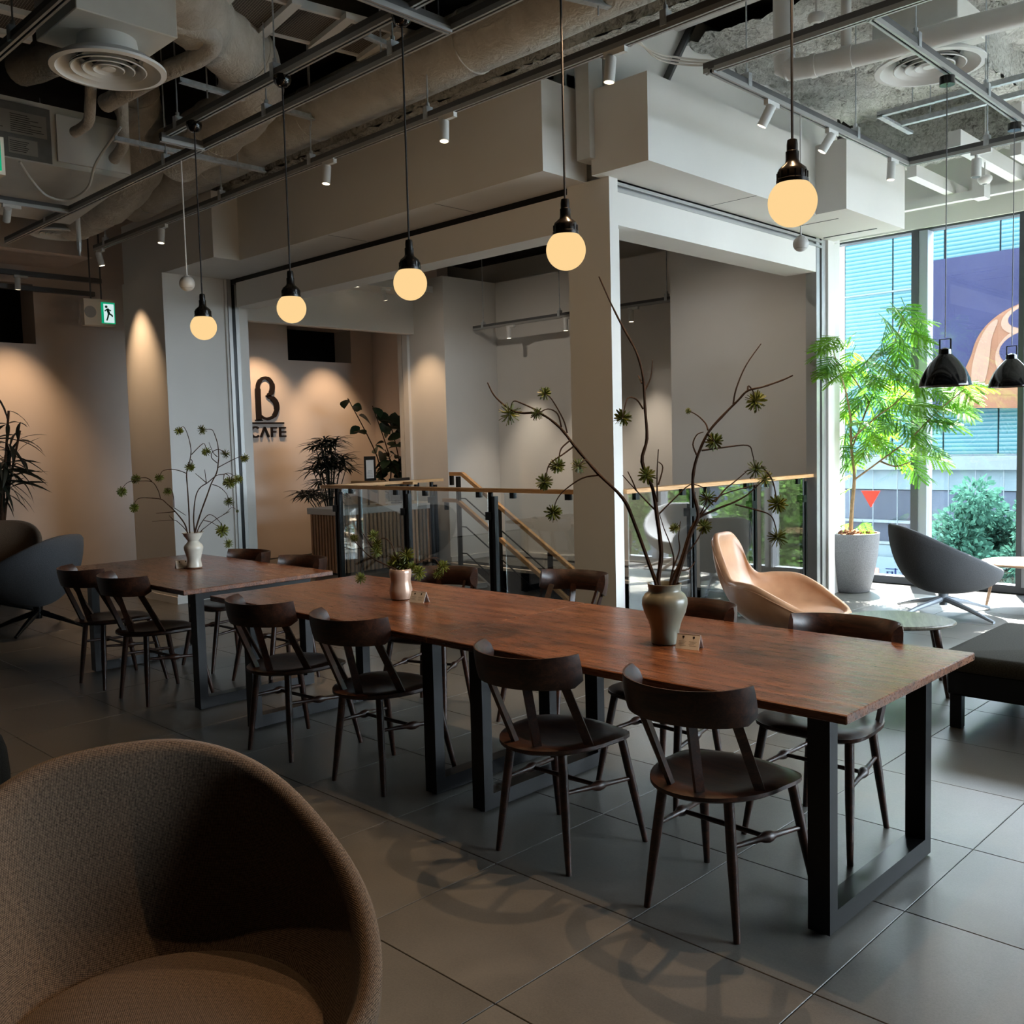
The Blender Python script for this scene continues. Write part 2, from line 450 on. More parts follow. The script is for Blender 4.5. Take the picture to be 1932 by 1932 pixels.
def smooth_path(pts, k=4):
    pts = [Vector(p) for p in pts]; out = []
    for i in range(len(pts) - 1):
        p0, p1, p2, p3 = pts[max(i - 1, 0)], pts[i], pts[i + 1], pts[min(i + 2, len(pts) - 1)]
        for j in range(k):
            t = j / k
            out.append(0.5 * ((2 * p1) + (p2 - p0) * t + (2 * p0 - 5 * p1 + 4 * p2 - p3) * t * t + (3 * p1 - p0 - 3 * p2 + p3) * t ** 3))
    out.append(pts[-1]); return out
# ================================================================== SETTING
S = 'structure'
XW, XE, YS, YN = -11.5, 4.0, -4.0, 9.4          # room limits
VX0, VX1, VY0, VY1 = -8.9, -4.12, 5.12, 7.98     # stair void in the floor
FLOOR_Z = -0.006
fl = MB()
for b in ((XW - .6, VX0, YS, YN + .2), (VX1, XE + .2, YS, YN + .2), (VX0, VX1, YS, VY0), (VX0, VX1, VY1, YN + .2)):
    fl.box(b[0], b[1], b[2], b[3], -0.3, FLOOR_Z)
floor = tag(fl.build('floor', 'grout'), 'dark grey large format tiled cafe floor', kind=S)
tm = MB(); tm.bbox(-0.2985, 0.2985, -0.2985, 0.2985, FLOOR_Z - 0.004, 0.0, 0.0015)
tile0 = tm.build('tile', 'floor_tile', floor); tile_me = tile0.data
tiles = []
i0 = -1.158 + 0.3; j0 = 2.284 + 0.3
for i in range(-18, 9):
    for j in range(-11, 13):
        x, y = i0 + 0.6 * i, j0 + 0.6 * j
        if y + .3 > YN + .05 or x - .3 < XW or x + .3 > XE: continue
        if VX0 - .25 < x < VX1 + .25 and VY0 - .25 < y < VY1 + .25: continue
        d = Vector((x, y, 0)) - CAM
        dep = d.dot(FWD); sx = d.dot(RIGHT) / max(dep, .01); sy = d.dot(DOWN) / max(dep, .01)
        vis = dep > .3 and abs(sx) < .68 and sy < .72
        tiles.append((0 if vis else 1, dep, x, y))
tiles.sort()
rest = MB()
for k, (hid, dep, x, y) in enumerate(tiles):
    if k == 0: tile0.location = (x, y, 0)
    elif k < 285 and not hid:
        mesh_obj('tile', tile_me, floor, (x, y, 0))
    else:
        rest.box(x - .2985, x + .2985, y - .2985, y + .2985, FLOOR_Z - .004, 0)
tag(rest.build('tiles', 'floor_tile', floor), kind='stuff')

# --- walls
WZ = 4.5
w = MB()   # back-left wall with two recessed openings   (faces +x)
def wall_x(m, x0, x1, y0, y1, z0, z1, holes):
    ys = sorted({y0, y1, *[h[0] for h in holes], *[h[1] for h in holes]})
    for a, b in zip(ys, ys[1:]):
        hs = [h for h in holes if h[0] <= a and h[1] >= b]
        z = z0
        for h in sorted(hs, key=lambda q: q[2]):
            m.box(x0, x1, a, b, z, h[2]); z = h[3]
        m.box(x0, x1, a, b, z, z1)
wall_x(w, XW - .5, XW, YS, YN + .2, 0, WZ, [(2.6, 4.08, 2.75, 3.42), (7.39, 8.46, 2.72, 3.2)])
tag(w.build('wall_left', 'wall_beige'), 'beige painted back wall behind the cafe counter', kind=S)
B('wall_recess', 'dark_void', (XW - .46, XW - .4, 2.5, 4.2, 2.6, 3.5), (XW - .46, XW - .4, 7.3, 8.6, 2.6, 3.3), kind=S)
B('wall_front', 'dark_panel', (XW - .5, XE + .2, YS - .2, YS, 0, WZ), kind=S)
# band of bulkhead above the back wall
B('wall_bulkhead', 'wall_beige', (XW, XW + .9, YS, 4.4, 3.62, 3.95), kind=S)
# nook right wall + brown stair wall + landing back wall
B('wall_nook', 'wall_beige', (XW, -10.0, 8.85, 9.05, 0, WZ), kind=S)
B('wall_stair', 'wall_paint', (-9.78, -9.07, 8.12, 9.3, -2.6, 3.61), (-9.9, -9.2, 9.3, 9.5, -2.6, 3.61), kind=S)
B('wall_landing', 'wall_paint', (-9.2, -5.3, 9.05, 9.35, -0.3, 3.61), kind=S)
B('wall_stub', 'wall_paint', (-5.63, -4.08, 8.1, 8.6, -2.6, 3.7), kind=S)
B('ceiling_stair', 'slab_dark', (-9.9, -4.1, 5.3, 9.4, 3.95, 4.05), kind=S)
B('ceiling_lobby', 'wall_paint', (-9.66, -9.26, 5.3, 8.12, 3.42, 3.5), kind=S)
B('trim_1', 'wall_paint', (-9.86, -9.76, 8.08, 8.16, 0, 2.96), (-9.98, -9.9, 8.10, 8.2, 0, 2.96), kind=S, label='white door lining beside the cafe nook')
B('wall_header', 'wall_paint', (-9.78, -9.66, 5.0, 8.12, 2.94, 3.9), kind=S)
# walls of the void below floor level and the landing slab edge
B('wall_void', 'stair_grey', (VX0 - .1, VX0, VY0, VY1, -2.6, -.3), (VX1, VX1 + .1, VY0, VY1, -2.6, -.3), (VX0, VX1, VY0 - .1, VY0, -2.6, -.3),
  (VX0, VX1, VY1, VY1 + .1, -2.6, -.02), (VX0, VX1, VY0, VY1, -2.7, -2.6), kind=S)
# left column with shutter rail
cl = MB(); cl.box(-9.7, -8.82, 4.31, 4.95, 0, 3.2)
cl.box(-9.7, -8.80, 4.95, 5.19, 0, 3.2)
tag(cl.build('wall_column', 'wall_paint'), kind=S)
B('baseboard_column', 'wall_paint', (-9.71, -8.81, 4.3, 4.9, 0, .07), kind=S)
B('trim_2', 'alu', (-8.80, -8.785, 4.975, 5.012, 0, 3.2), (-8.80, -8.785, 5.05, 5.09, 0, 3.2), kind=S, label='aluminium shutter guide rail on the left column')
B('trim_3', 'black_metal', (-8.80, -8.79, 5.012, 5.05, 0, 3.2), kind=S, label='black slot of the shutter guide on the left column')
B('wall_jamb', 'wall_paint', (-8.82, -8.79, 5.092, 5.19, 0, 3.0), kind=S)
# column 1 (corner of stair void)
B('wall_pier', 'wall_paint', (-4.30, -3.94, 5.0, 5.09, 0, 3.2), (-4.30, -4.02, 5.09, 5.2, 0, 3.2), kind=S, label='white corner pier between the two stair railings')
# lintels
B('wall_lintel', 'wall_paint', (-8.66, -4.3, 5.0, 5.22, 2.91, 3.15), kind=S, label='white lintel along the near side of the stair opening')
B('trim_5', 'black_metal', (-8.78, -4.3, 5.02, 5.1, 3.15, 3.205), kind=S, label='dark shutter slot above the near lintel')
B('wall_lintel', 'wall_paint', (-4.24, -3.955, 5.09, 7.88, 2.905, 3.12), kind=S, label='bright white lintel along the window side of the stair opening')
B('trim_6', 'alu', (-4.05, -3.985, 5.09, 8.0, 3.12, 3.2), (-3.975, -3.95, 5.09, 8.0, 3.12, 3.14), (-3.975, -3.955, 5.09, 8.0, 3.165, 3.185), kind=S, label='aluminium shutter track above the bright lintel')
# column 2 by the window and its shutter rails
B('wall_end_pier', 'wall_paint', (-4.06, -3.94, 8.08, 8.2, 0, 3.2), (-4.75, -4.06, 8.12, 8.2, 0, 3.2), (-4.75, -4.5, 8.2, 9.4, 0, 4.4), kind=S, label='white end pier beside the potted tree')
B('trim_7', 'alu', (-4.0, -3.96, 8.0, 8.08, 0, 3.2), (-4.0, -3.96, 7.9, 7.96, 0, 3.2), (-4.06, -4.0, 7.9, 8.1, 0, 3.2), kind=S, label='aluminium shutter guide rail on the end pier')
B('trim_8', 'black_metal', (-4.0, -3.99, 7.96, 8.0, 0, 3.2), kind=S, label='dark slot of the shutter guide on the end pier')
# soffit boxes
so = MB()
so.box(-9.7, -7.86, 4.33, 5.02, 3.2, 3.78); so.box(-7.86, -4.14, 4.585, 5.02, 3.2, 3.78)
tag(so.build('wall_soffit', 'wall_paint'), 'long grey-white soffit box over the near side of the stairs', kind=S)
so = MB(); so.box(-4.01, -3.56, 4.91, 7.1, 3.2, 3.735); so.box(-4.05, -3.31, 7.09, 8.18, 3.2, 3.725)
tag(so.build('wall_soffit', 'wall_paint'), 'bright stepped soffit box over the window side of the stairs', kind=S)
B('wall_upper', 'wall_paint', (-4.3, -3.96, 5.1, 8.3, 3.2, WZ), (-4.4, -4.3, 5.0, 8.3, 3.4, WZ), kind=S)
B('wall_upper_stairs', 'wall_paint', (-9.7, -4.3, 5.02, 5.3, 3.2, 3.95), kind=S)
# access panel lines in the soffit undersides
B('trim_9', 'rail_grey', (-3.86, -3.5, 7.35, 7.358, 3.197, 3.2), (-3.92, -3.45, 7.95, 7.962, 3.194, 3.2), (-3.95, -3.56, 6.2, 6.203, 3.198, 3.2), (-6.5, -6.497, 4.6, 4.98, 3.198, 3.2), (-5.2, -5.197, 4.6, 4.98, 3.198, 3.2), kind=S, label='thin panel joints in the soffit undersides')
# vertical boxed riser between the soffits
rz = MB(); rz.box(-4.09, -3.98, 4.86, 5.0, 3.3, 3.95)
tag(rz.build('wall_riser', 'white_box'), kind=S)

# --- window wall (faces -y) and right-hand window wall (faces -x)
def window(name, axis, spans, pos, z0, z1, label):
    root = empty(name, (0, 0, 0), 0, label, None, None, S)
    m = MB()
    def bx(a, b, c, d, lo, hi, mm):
        if axis == 'y': mm.box(a, b, c, d, lo, hi)
        else: mm.box(c, d, a, b, lo, hi)
    a0, a1 = spans[0][0], spans[-1][1]
    bx(a0, a1, pos, pos + .12, 0.0, z0, m); bx(a0, a1, pos - .01, pos + .12, z1, z1 + .06, m)
    m.build('window_frame', 'mullion', root)
    for (p, q) in spans:
        g = MB(); bx(p, q, pos + .055, pos + .063, z0, z1, g); g.build('pane', 'pane_glass', root)
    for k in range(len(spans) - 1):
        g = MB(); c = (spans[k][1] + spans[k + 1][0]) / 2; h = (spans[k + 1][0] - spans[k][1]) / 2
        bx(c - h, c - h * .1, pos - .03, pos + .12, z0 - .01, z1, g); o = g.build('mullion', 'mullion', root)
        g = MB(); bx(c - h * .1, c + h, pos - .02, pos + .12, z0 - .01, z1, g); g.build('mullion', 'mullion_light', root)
    return root
window('window_1', 'y', [(-4.5, -3.725), (-3.575, -2.77), (-2.67, -1.3), (-1.15, .2), (.35, 1.75), (1.9, 3.95)], 9.4, 0.07, 3.41, 'floor to ceiling window wall behind the potted tree')
window('window_2', 'x', [(4.6, 6.0), (6.12, 7.6), (7.72, 9.3)], 4.0, 0.07, 3.41, 'side window wall to the right of the long tables')
B('wall_right', 'dark_panel', (XE, XE + .2, YS, 4.6, 0, WZ), (XE, XE + .2, 4.6, YN, 3.47, WZ), kind=S)
B('wall_window', 'wall_paint', (-11.5, -4.5, 9.4, 9.6, 0, WZ), (-4.5, XE + .2, 9.42, 9.6, 3.6, WZ), kind=S)
B('trim_10', 'wall_paint', (-4.5, XE, 9.36, 9.46, 3.43, 3.62), kind=S, label='pale header strip above the window wall')

# --- ceiling slab and sprayed deck
B('ceiling', 'slab_dark', (XW - .5, XE + .2, YS, YN + .2, WZ, WZ + .2), kind=S, label='dark concrete slab above the exposed services')
def rough_slab(name, x0, x1, y0, y1, z, amp, step, label, sides=0.0, mat='sprayed_foam'):
    nx, ny = max(2, int((x1 - x0) / step)), max(2, int((y1 - y0) / step))
    m = MB(); rr = random.Random(int(abs(x0 * 100 + y0 * 37)))
    vs_ = []
    for j in range(ny + 1):
        for i in range(nx + 1):
            vs_.append((x0 + (x1 - x0) * i / nx + rr.uniform(-.2, .2) * step, y0 + (y1 - y0) * j / ny + rr.uniform(-.2, .2) * step, z + rr.uniform(-amp, amp)))
    fs = [(j * (nx + 1) + i, j * (nx + 1) + i + 1, (j + 1) * (nx + 1) + i + 1, (j + 1) * (nx + 1) + i) for j in range(ny) for i in range(nx)]
    m.add(vs_, fs)
    if sides:
        m.box(x0, x1, y0, y1, z + amp * 1.5, z + sides)
        for (xa, ya, xb, yb) in ((x0, y0, x1, y0), (x1, y0, x1, y1)):
            nn = max(2, int((abs(xb - xa) + abs(yb - ya)) / step)); nz = max(2, int(sides / step))
            vs2 = []
            for k in range(nz + 1):
                for i in range(nn + 1):
                    t = i / nn; o = rr.uniform(-amp, amp)
                    vs2.append((xa + (xb - xa) * t + (o if xa == xb else 0), ya + (yb - ya) * t - (o if ya == yb else 0), z + sides * k / nz))
            m.add(vs2, [(k * (nn + 1) + i, k * (nn + 1) + i + 1, (k + 1) * (nn + 1) + i + 1, (k + 1) * (nn + 1) + i) for k in range(nz) for i in range(nn)])
    return tag(m.build(name, mat, None, True), label, kind=S)
rough_slab('ceiling_deck', -3.95, XE, 5.9, 9.4, 4.28, .03, .055, 'grey sprayed insulation on the ceiling deck by the window')
rough_slab('ceiling_beam', -9.6, 4.0, 4.50, 4.74, 3.84, .016, .05, 'steel beam coated in grey sprayed insulation', .5)
rough_slab('ceiling_beam', -3.9, 4.0, 8.55, 8.85, 3.86, .016, .05, 'sprayed beam above the window wall', .5)
rough_slab('ceiling_beam', -2.55, -2.35, 4.75, 9.4, 4.02, .016, .05, 'sprayed cross beam beside the round diffuser', .4)
B('ceiling_deck_rib', 'white_box', *[(-3.95, 1.0, 4.78 + .16 * k, 4.86 + .16 * k, 4.34, 4.5) for k in range(7)], kind=S)
B('ceiling_cross_rail', 'white_metal', (-3.9, 1.0, 9.05, 9.12, 3.55, 3.62), (-3.3, -3.22, 8.2, 9.4, 3.62, 3.72), (-2.75, -2.66, 7.6, 9.4, 3.62, 3.74), (-3.0, -2.9, 8.85, 9.0, 3.5, 4.2), (-2.5, -2.42, 8.2, 8.5, 3.62, 4.2), kind=S)
br = MB(); br.bar((-3.94, 5.35, 3.55), (-3.94, 6.02, 4.5), .02, .085, (1, 0, 0))
tag(br.build('ceiling_brace', 'rail_grey'), 'flat grey diagonal brace on the wall above the bright soffit', kind=S)

# --- stairs going down inside the void
st = empty('staircase', (0, 0, 0), 0, 'grey stair flight descending behind the railing', 'staircase')
for k in range(11):
    m = MB(); x = -8.5 + .29 * k; m.box(x, x + .30, 6.75, 7.92, -.17 * (k + 1) - .06, -.17 * (k + 1)); m.build('step', 'stair_grey', st)
m = MB()
m.add([(x, y, z) for y in (7.92, 7.96) for x, z in ((-8.8, -.02), (-8.5, -.02), (-5.3, -1.9), (-5.3, -2.25), (-8.8, -.3))], [(0, 1, 2, 3, 4), (5, 6, 7, 8, 9), (0, 1, 6, 5), (1, 2, 7, 6), (2, 3, 8, 7), (3, 4, 9, 8), (4, 0, 5, 9)])
m.build('stringer', 'stair_grey', st)
B('baseboard_landing', 'wall_paint', (-9.07, -5.63, 9.03, 9.05, 0, .06), (-9.07, -9.05, 8.12, 9.05, 0, .06), kind=S)
B('trim_11', 'sign_case', (VX0, -5.63, VY1 - .01, VY1 + .05, -.02, .012), kind=S, label='pale nosing along the landing edge')
# ================================================================== TABLES
def table(x1, label):
    # x1 = right end; table 1.757 long, 0.99 wide
    L, W_, H_ = 1.753, 0.99, 0.72
    t = empty('dining_table', (x1 - L / 2, 2.945, 0), 0, label, 'table', 'long walnut dining tables')
    m = MB(); m.bbox(-L / 2, L / 2, -W_ / 2, W_ / 2, .692, H_, .003); m.build('tabletop', 'walnut', t)
    for s in (1, -1):
        xo = s * (L / 2 - .11); xi = xo - s * .07; a, b = min(xo, xi), max(xo, xi)
        f = MB(); f.box(a, b, -.37, -.32, .008, .69); f.box(a, b, .35, .40, .008, .69)
        f.box(a, b, -.32, .35, .008, .07); f.box(a, b, -.32, .35, .64, .69)
        fo = f.build('leg_frame', 'black_metal', t)
        for yy in (-.345, .375):
            q = MB(); q.cyl(((a + b) / 2, yy, 0), ((a + b) / 2, yy, .009), .018, n=10); q.build('foot_pad', 'black_metal', fo)
    return t
table(-1.143, 'walnut table with black frame legs nearest the window, holding the large green vase')
table(-2.899, 'middle walnut table with black frame legs, holding the small pearly vase')
table(-4.947, 'far walnut table with black frame legs, holding the white flared vase')

# ================================================================== WOODEN CHAIRS
def make_chair():
    c = empty('dining_chair', (0, 0, 0), 0)
    # seat
    m = MB(); NA = 40
    def outline(a):
        cx, cy_ = math.cos(a), math.sin(a)
        if cy_ < 0: return Vector((0.212 * cx, 0.275 * cy_))
        n = 3.6; k = (abs(cx) ** n + abs(cy_) ** n) ** (-1 / n)
        return Vector((0.212 * cx * k, 0.172 * cy_ * k)) + Vector((0.012 * math.copysign(1, cx) * cy_ if abs(cx) > .2 else 0, 0))
    rings_ = []
    for fr, dz in ((0.02, None), (.25, None), (.5, None), (.72, None), (.88, None), (.965, None), (1.0, -.008), (1.0, -.02), (.93, -.03), (.5, -.032), (.02, -.032)):
        r_ = []
        for k in range(NA):
            a = 2 * PI * k / NA; p = outline(a) * fr
            if dz is None:
                dip = -.016 * max(0, 1 - ((p.x / .18) ** 2 + ((p.y + .07) / .19) ** 2)) + .006 * max(0, p.y / .17) * math.cos(p.x / .21 * PI * 1.0) - (.006 if fr > .95 else 0)
                z = .44 + dip - .010 * max(0, p.y / .17) ** 2
            else: z = .44 + dz - .010 * max(0, p.y / .17) ** 2
            r_.append((p.x, p.y, z))
        rings_.append(r_)
    m.rings(rings_, True, True); m.build('seat', 'walnut_chair', c, True)
    # backrest: curved band, lens section
    m = MB(); rs = []
    NU = 18
    for i in range(NU + 1):
        u = -1 + 2 * i / NU; x = .22 * math.sin(u * 1.35) / math.sin(1.35)
        y = -.337 + .167 * (abs(u) ** 2.0)
        zt = .777 - .008 * (1 - u * u); zb = .660 + (.022 * max(0, (abs(u) - .86) / .14) ** 2)
        nx, ny = -2.0 * .167 * u / .235, 1.0
        nl = math.hypot(nx, ny); nx /= nl; ny /= nl
        h = zt - zb; sec = []
        for (tz, tt) in ((0, .15), (.2, .75), (.5, 1), (.8, .75), (1, .15), (1, -.15), (.75, -.35), (.5, -.4), (.25, -.35), (0, -.15)):
            th = .016 * (1 + .9 * abs(u) ** 5) * tt; lean = -.022 * tz
            sec.append((x + nx * th, y + ny * th + lean, zb + h * tz))
        rs.append(sec)
    m.rings(rs, True, True); m.build('backrest', 'walnut_chair', c, True)
    # spindles (flat)
    for (bx, by, tx, ty) in ((-.18, -.088, -.182, -.232), (-.05, -.215, -.088, -.312), (.05, -.215, .088, -.312), (.18, -.088, .182, -.232)):
        q = MB(); q.bar((bx, by, .425), (tx, ty, .69), .013, .030, (bx * 2.2, .35, 0)); q.build('spindle', 'walnut_chair', c)
    tops = {}
    for (tx, ty, bx, by) in ((.165, .115, .207, .200), (-.165, .115, -.207, .200), (.118, -.165, .165, -.200), (-.118, -.165, -.165, -.200)):
        q = MB(); q.tube([(tx, ty, .415), ((tx + bx) / 2, (ty + by) / 2, .21), (bx, by, 0)], [.0165, .016, .0105], 12); q.build('leg', 'walnut_chair', c, True)
        tops[(tx > 0, ty > 0)] = (Vector((tx, ty, .415)), Vector((bx, by, 0)))
    mids = []
    for s in (True, False):
        f0, f1 = tops[(s, True)]; r0, r1 = tops[(s, False)]
        a = f0.lerp(f1, .40); b = r0.lerp(r1, .34)
        pts = [a.lerp(b, t) for t in (0, .2, .40, .45, .5, .55, .60, .8, 1)]
        q = MB(); q.tube(pts, [.0075, .0085, .010, .0165, .019, .0165, .010, .0085, .0075], 10); q.build('side_stretcher', 'walnut_chair', c, True)
        mids.append(a.lerp(b, .5))
    q = MB(); q.tube([mids[0], mids[0].lerp(mids[1], .5), mids[1]], [.0075, .009, .0075], 10); q.build('cross_stretcher', 'walnut_chair', c, True)
    return c
chair0 = make_chair(); CH_USED = [False]
def chair(x, y, rz, label):
    o = chair0 if not CH_USED[0] else copy_tree(chair0)
    CH_USED[0] = True
    o.location = (x, y, 0); o.rotation_euler = (0, 0, rz)
    return tag(o, label, 'chair', 'dark walnut dining chairs at the tables')
R = math.radians
chair(-1.605, 2.577, R(-1), 'dark walnut dining chair nearest the camera, pulled up to the green vase table')
chair(-2.275, 2.575, R(2), 'dark walnut dining chair on the near side, second from the right table end')
chair(-3.36, 2.615, R(4), 'dark walnut dining chair on the near side in front of the pearly vase')
chair(-4.055, 2.60, R(5), 'dark walnut dining chair at the near left end of the middle table')
chair(-5.56, 2.605, R(3), 'dark walnut dining chair on the near side of the far table, closer to the gap')
chair(-6.155, 2.60, R(3), 'dark walnut dining chair at the near left end of the far table')
chair(-1.63, 3.275, R(180), 'dark walnut dining chair across the table in front of the leather lounge chair')
chair(-2.335, 3.27, R(178), 'dark walnut dining chair showing its top just right of the green vase')
chair(-3.38, 3.715, R(181), 'dark walnut dining chair pushed back against the white corner pier')
chair(-4.06, 3.44, R(200), 'dark walnut dining chair turned at an angle behind the pearly vase')
chair(-5.36, 3.27, R(182), 'dark walnut dining chair across the far table, beside the slatted counter')
chair(-6.05, 3.27, R(180), 'dark walnut dining chair across the far table, right of the white flared vase')

# ================================================================== VASES AND BRANCHES
def vase(name, loc, prof, mat, label, inner, clay=None):
    o = empty(name, loc, 0, label, 'vase')
    m = MB(); m.lathe(prof, 40, cap0=True, cap1=False)
    top = prof[-1]; m.lathe([(top[0] - .006, top[1]), (top[0] - .012, top[1] - .02), (inner, top[1] - .06), (.004, top[1] - .1)], 40, cap0=False, cap1=True)
    m.lathe([top, (top[0] - .006, top[1])], 40, cap0=False, cap1=False)
    m.build('body', mat, o, True)
    if clay:
        m = MB(); m.lathe(clay, 40); m.build('unglazed_foot', 'ceramic_clay', o, True)
    return o
VA = Vector((-2.076, 2.926, .72)); VB = Vector((-3.722, 2.991, .72)); VC = Vector((-5.854, 2.984, .72))
vase('ceramic_vase', VA, [(.047, 0), (.052, .003), (.053, .02), (.053, .05), (.062, .085), (.078, .12), (.085, .15), (.084, .168), (.075, .185), (.062, .196), (.060, .205), (.063, .222), (.064, .226)], 'ceramic_green', 'large grey-green shouldered vase holding the tallest branches', .05)
vase('ceramic_vase', VB, [(.042, 0), (.052, .004), (.058, .03), (.058, .05), (.051, .085), (.051, .1), (.056, .13), (.055, .148), (.052, .152)], 'ceramic_pearl', 'small pearly pinched vase on the middle table', .045)
vase('ceramic_vase', VC, [(.046, .006), (.050, .012), (.047, .03), (.042, .055), (.050, .09), (.060, .125), (.0615, .14), (.055, .155), (.040, .17), (.032, .185), (.036, .205), (.055, .224), (.068, .232), (.070, .236)], 'ceramic_white', 'white vase with flared rim on the far table', .03, [(.044, 0), (.048, .003), (.047, .008)])

# one spiky flower head, shared by every twig
def pod_mesh():
    m = MB(); rr = random.Random(3); n = 46
    for k in range(n):
        zc = 1 - 2 * (k + .5) / n; ph = k * 2.39996
        s = math.sqrt(1 - zc * zc)
        d = Vector((s * math.cos(ph), s * math.sin(ph), zc)); u = d.orthogonal().normalized(); w_ = d.cross(u)
        L = rr.uniform(.85, 1.1)
        pts = [(0.12, .04), (.5, .095), (.85, .10), (1.0, .04)]
        lo = len(m.v)
        for t, wd in pts:
            cc = d * t * L + w_ * (.10 * t * t)
            m.v += [tuple(cc + u * wd), tuple(cc - u * wd), tuple(cc + w_ * .05)]
        for q in range(3):
            a = lo + q * 3; b = a + 3
            m.f += [(a, a + 2, b + 2, b), (a + 2, a + 1, b + 1, b + 2), (a + 1, a, b, b + 1)]
    o = m.build('flower_head', 'pod_olive', None); me = o.data; bpy.data.objects.remove(o); return me
POD = pod_mesh()
def bouquet(base, crop, branches, group, jit, rad, podr):
    """branches: list of (label, main polyline, radius scale, twigs, pods); pixel polylines in a crop frame (x0,y0,scale)."""
    x0, y0, sc = crop; dep0 = depth_of(base); rr = random.Random(int(abs(base.x) * 1000))
    objs = []
    for bi, (label, main, rs, twigs, pods) in enumerate(branches):
        o = empty('branch', base, 0, label, 'branch', group)
        ddep = rr.uniform(-jit, jit) * 1.0; n = len(main)
        def pt(q, f): return at_depth(x0 + q[0] / sc, y0 + q[1] / sc, dep0 + ddep * f) - base
        mp = [pt(q, (i / max(1, n - 1)) ** 1.2) for i, q in enumerate(main)]
        # inside the vase
        mp = [Vector((mp[0].x * .3, mp[0].y * .3, mp[0].z - .09))] + mp
        sp = smooth_path(mp, 4)
        K = len(sp)
        radii = [rad * rs * (1 - .72 * (i / (K - 1))) * rr.uniform(.88, 1.15) for i in range(K)]
        m = MB(); m.tube(sp, radii, 7); m.build('stem', 'bark', o, True)
        def near_f(q):
            best = min(range(len(main)), key=lambda i: (main[i][0] - q[0]) ** 2 + (main[i][1] - q[1]) ** 2)
            return (best / max(1, n - 1)) ** 1.2
        for tw in twigs:
            f0 = near_f(tw[0]); extra = rr.uniform(-.05, .05)
            tp = [at_depth(x0 + q[0] / sc, y0 + q[1] / sc, dep0 + ddep * f0 + extra * (i / max(1, len(tw) - 1))) - base for i, q in enumerate(tw)]
            sp = smooth_path(tp, 4); K = len(sp)
            m = MB(); m.tube(sp, [rad * .42 * (1 - .5 * i / (K - 1)) for i in range(K)], 5); m.build('twig', 'bark', o, True)
        for q in pods:
            r_ = podr * (q[2] if len(q) > 2 else 1)
            p = at_depth(x0 + q[0] / sc, y0 + q[1] / sc, dep0 + ddep * near_f(q) + rr.uniform(-.02, .02)) - base
            e = mesh_obj('flower_head', POD, o, p, (rr.uniform(0, 6), rr.uniform(0, 6), rr.uniform(0, 6)), (r_, r_, r_))
        objs.append(o)
    return objs
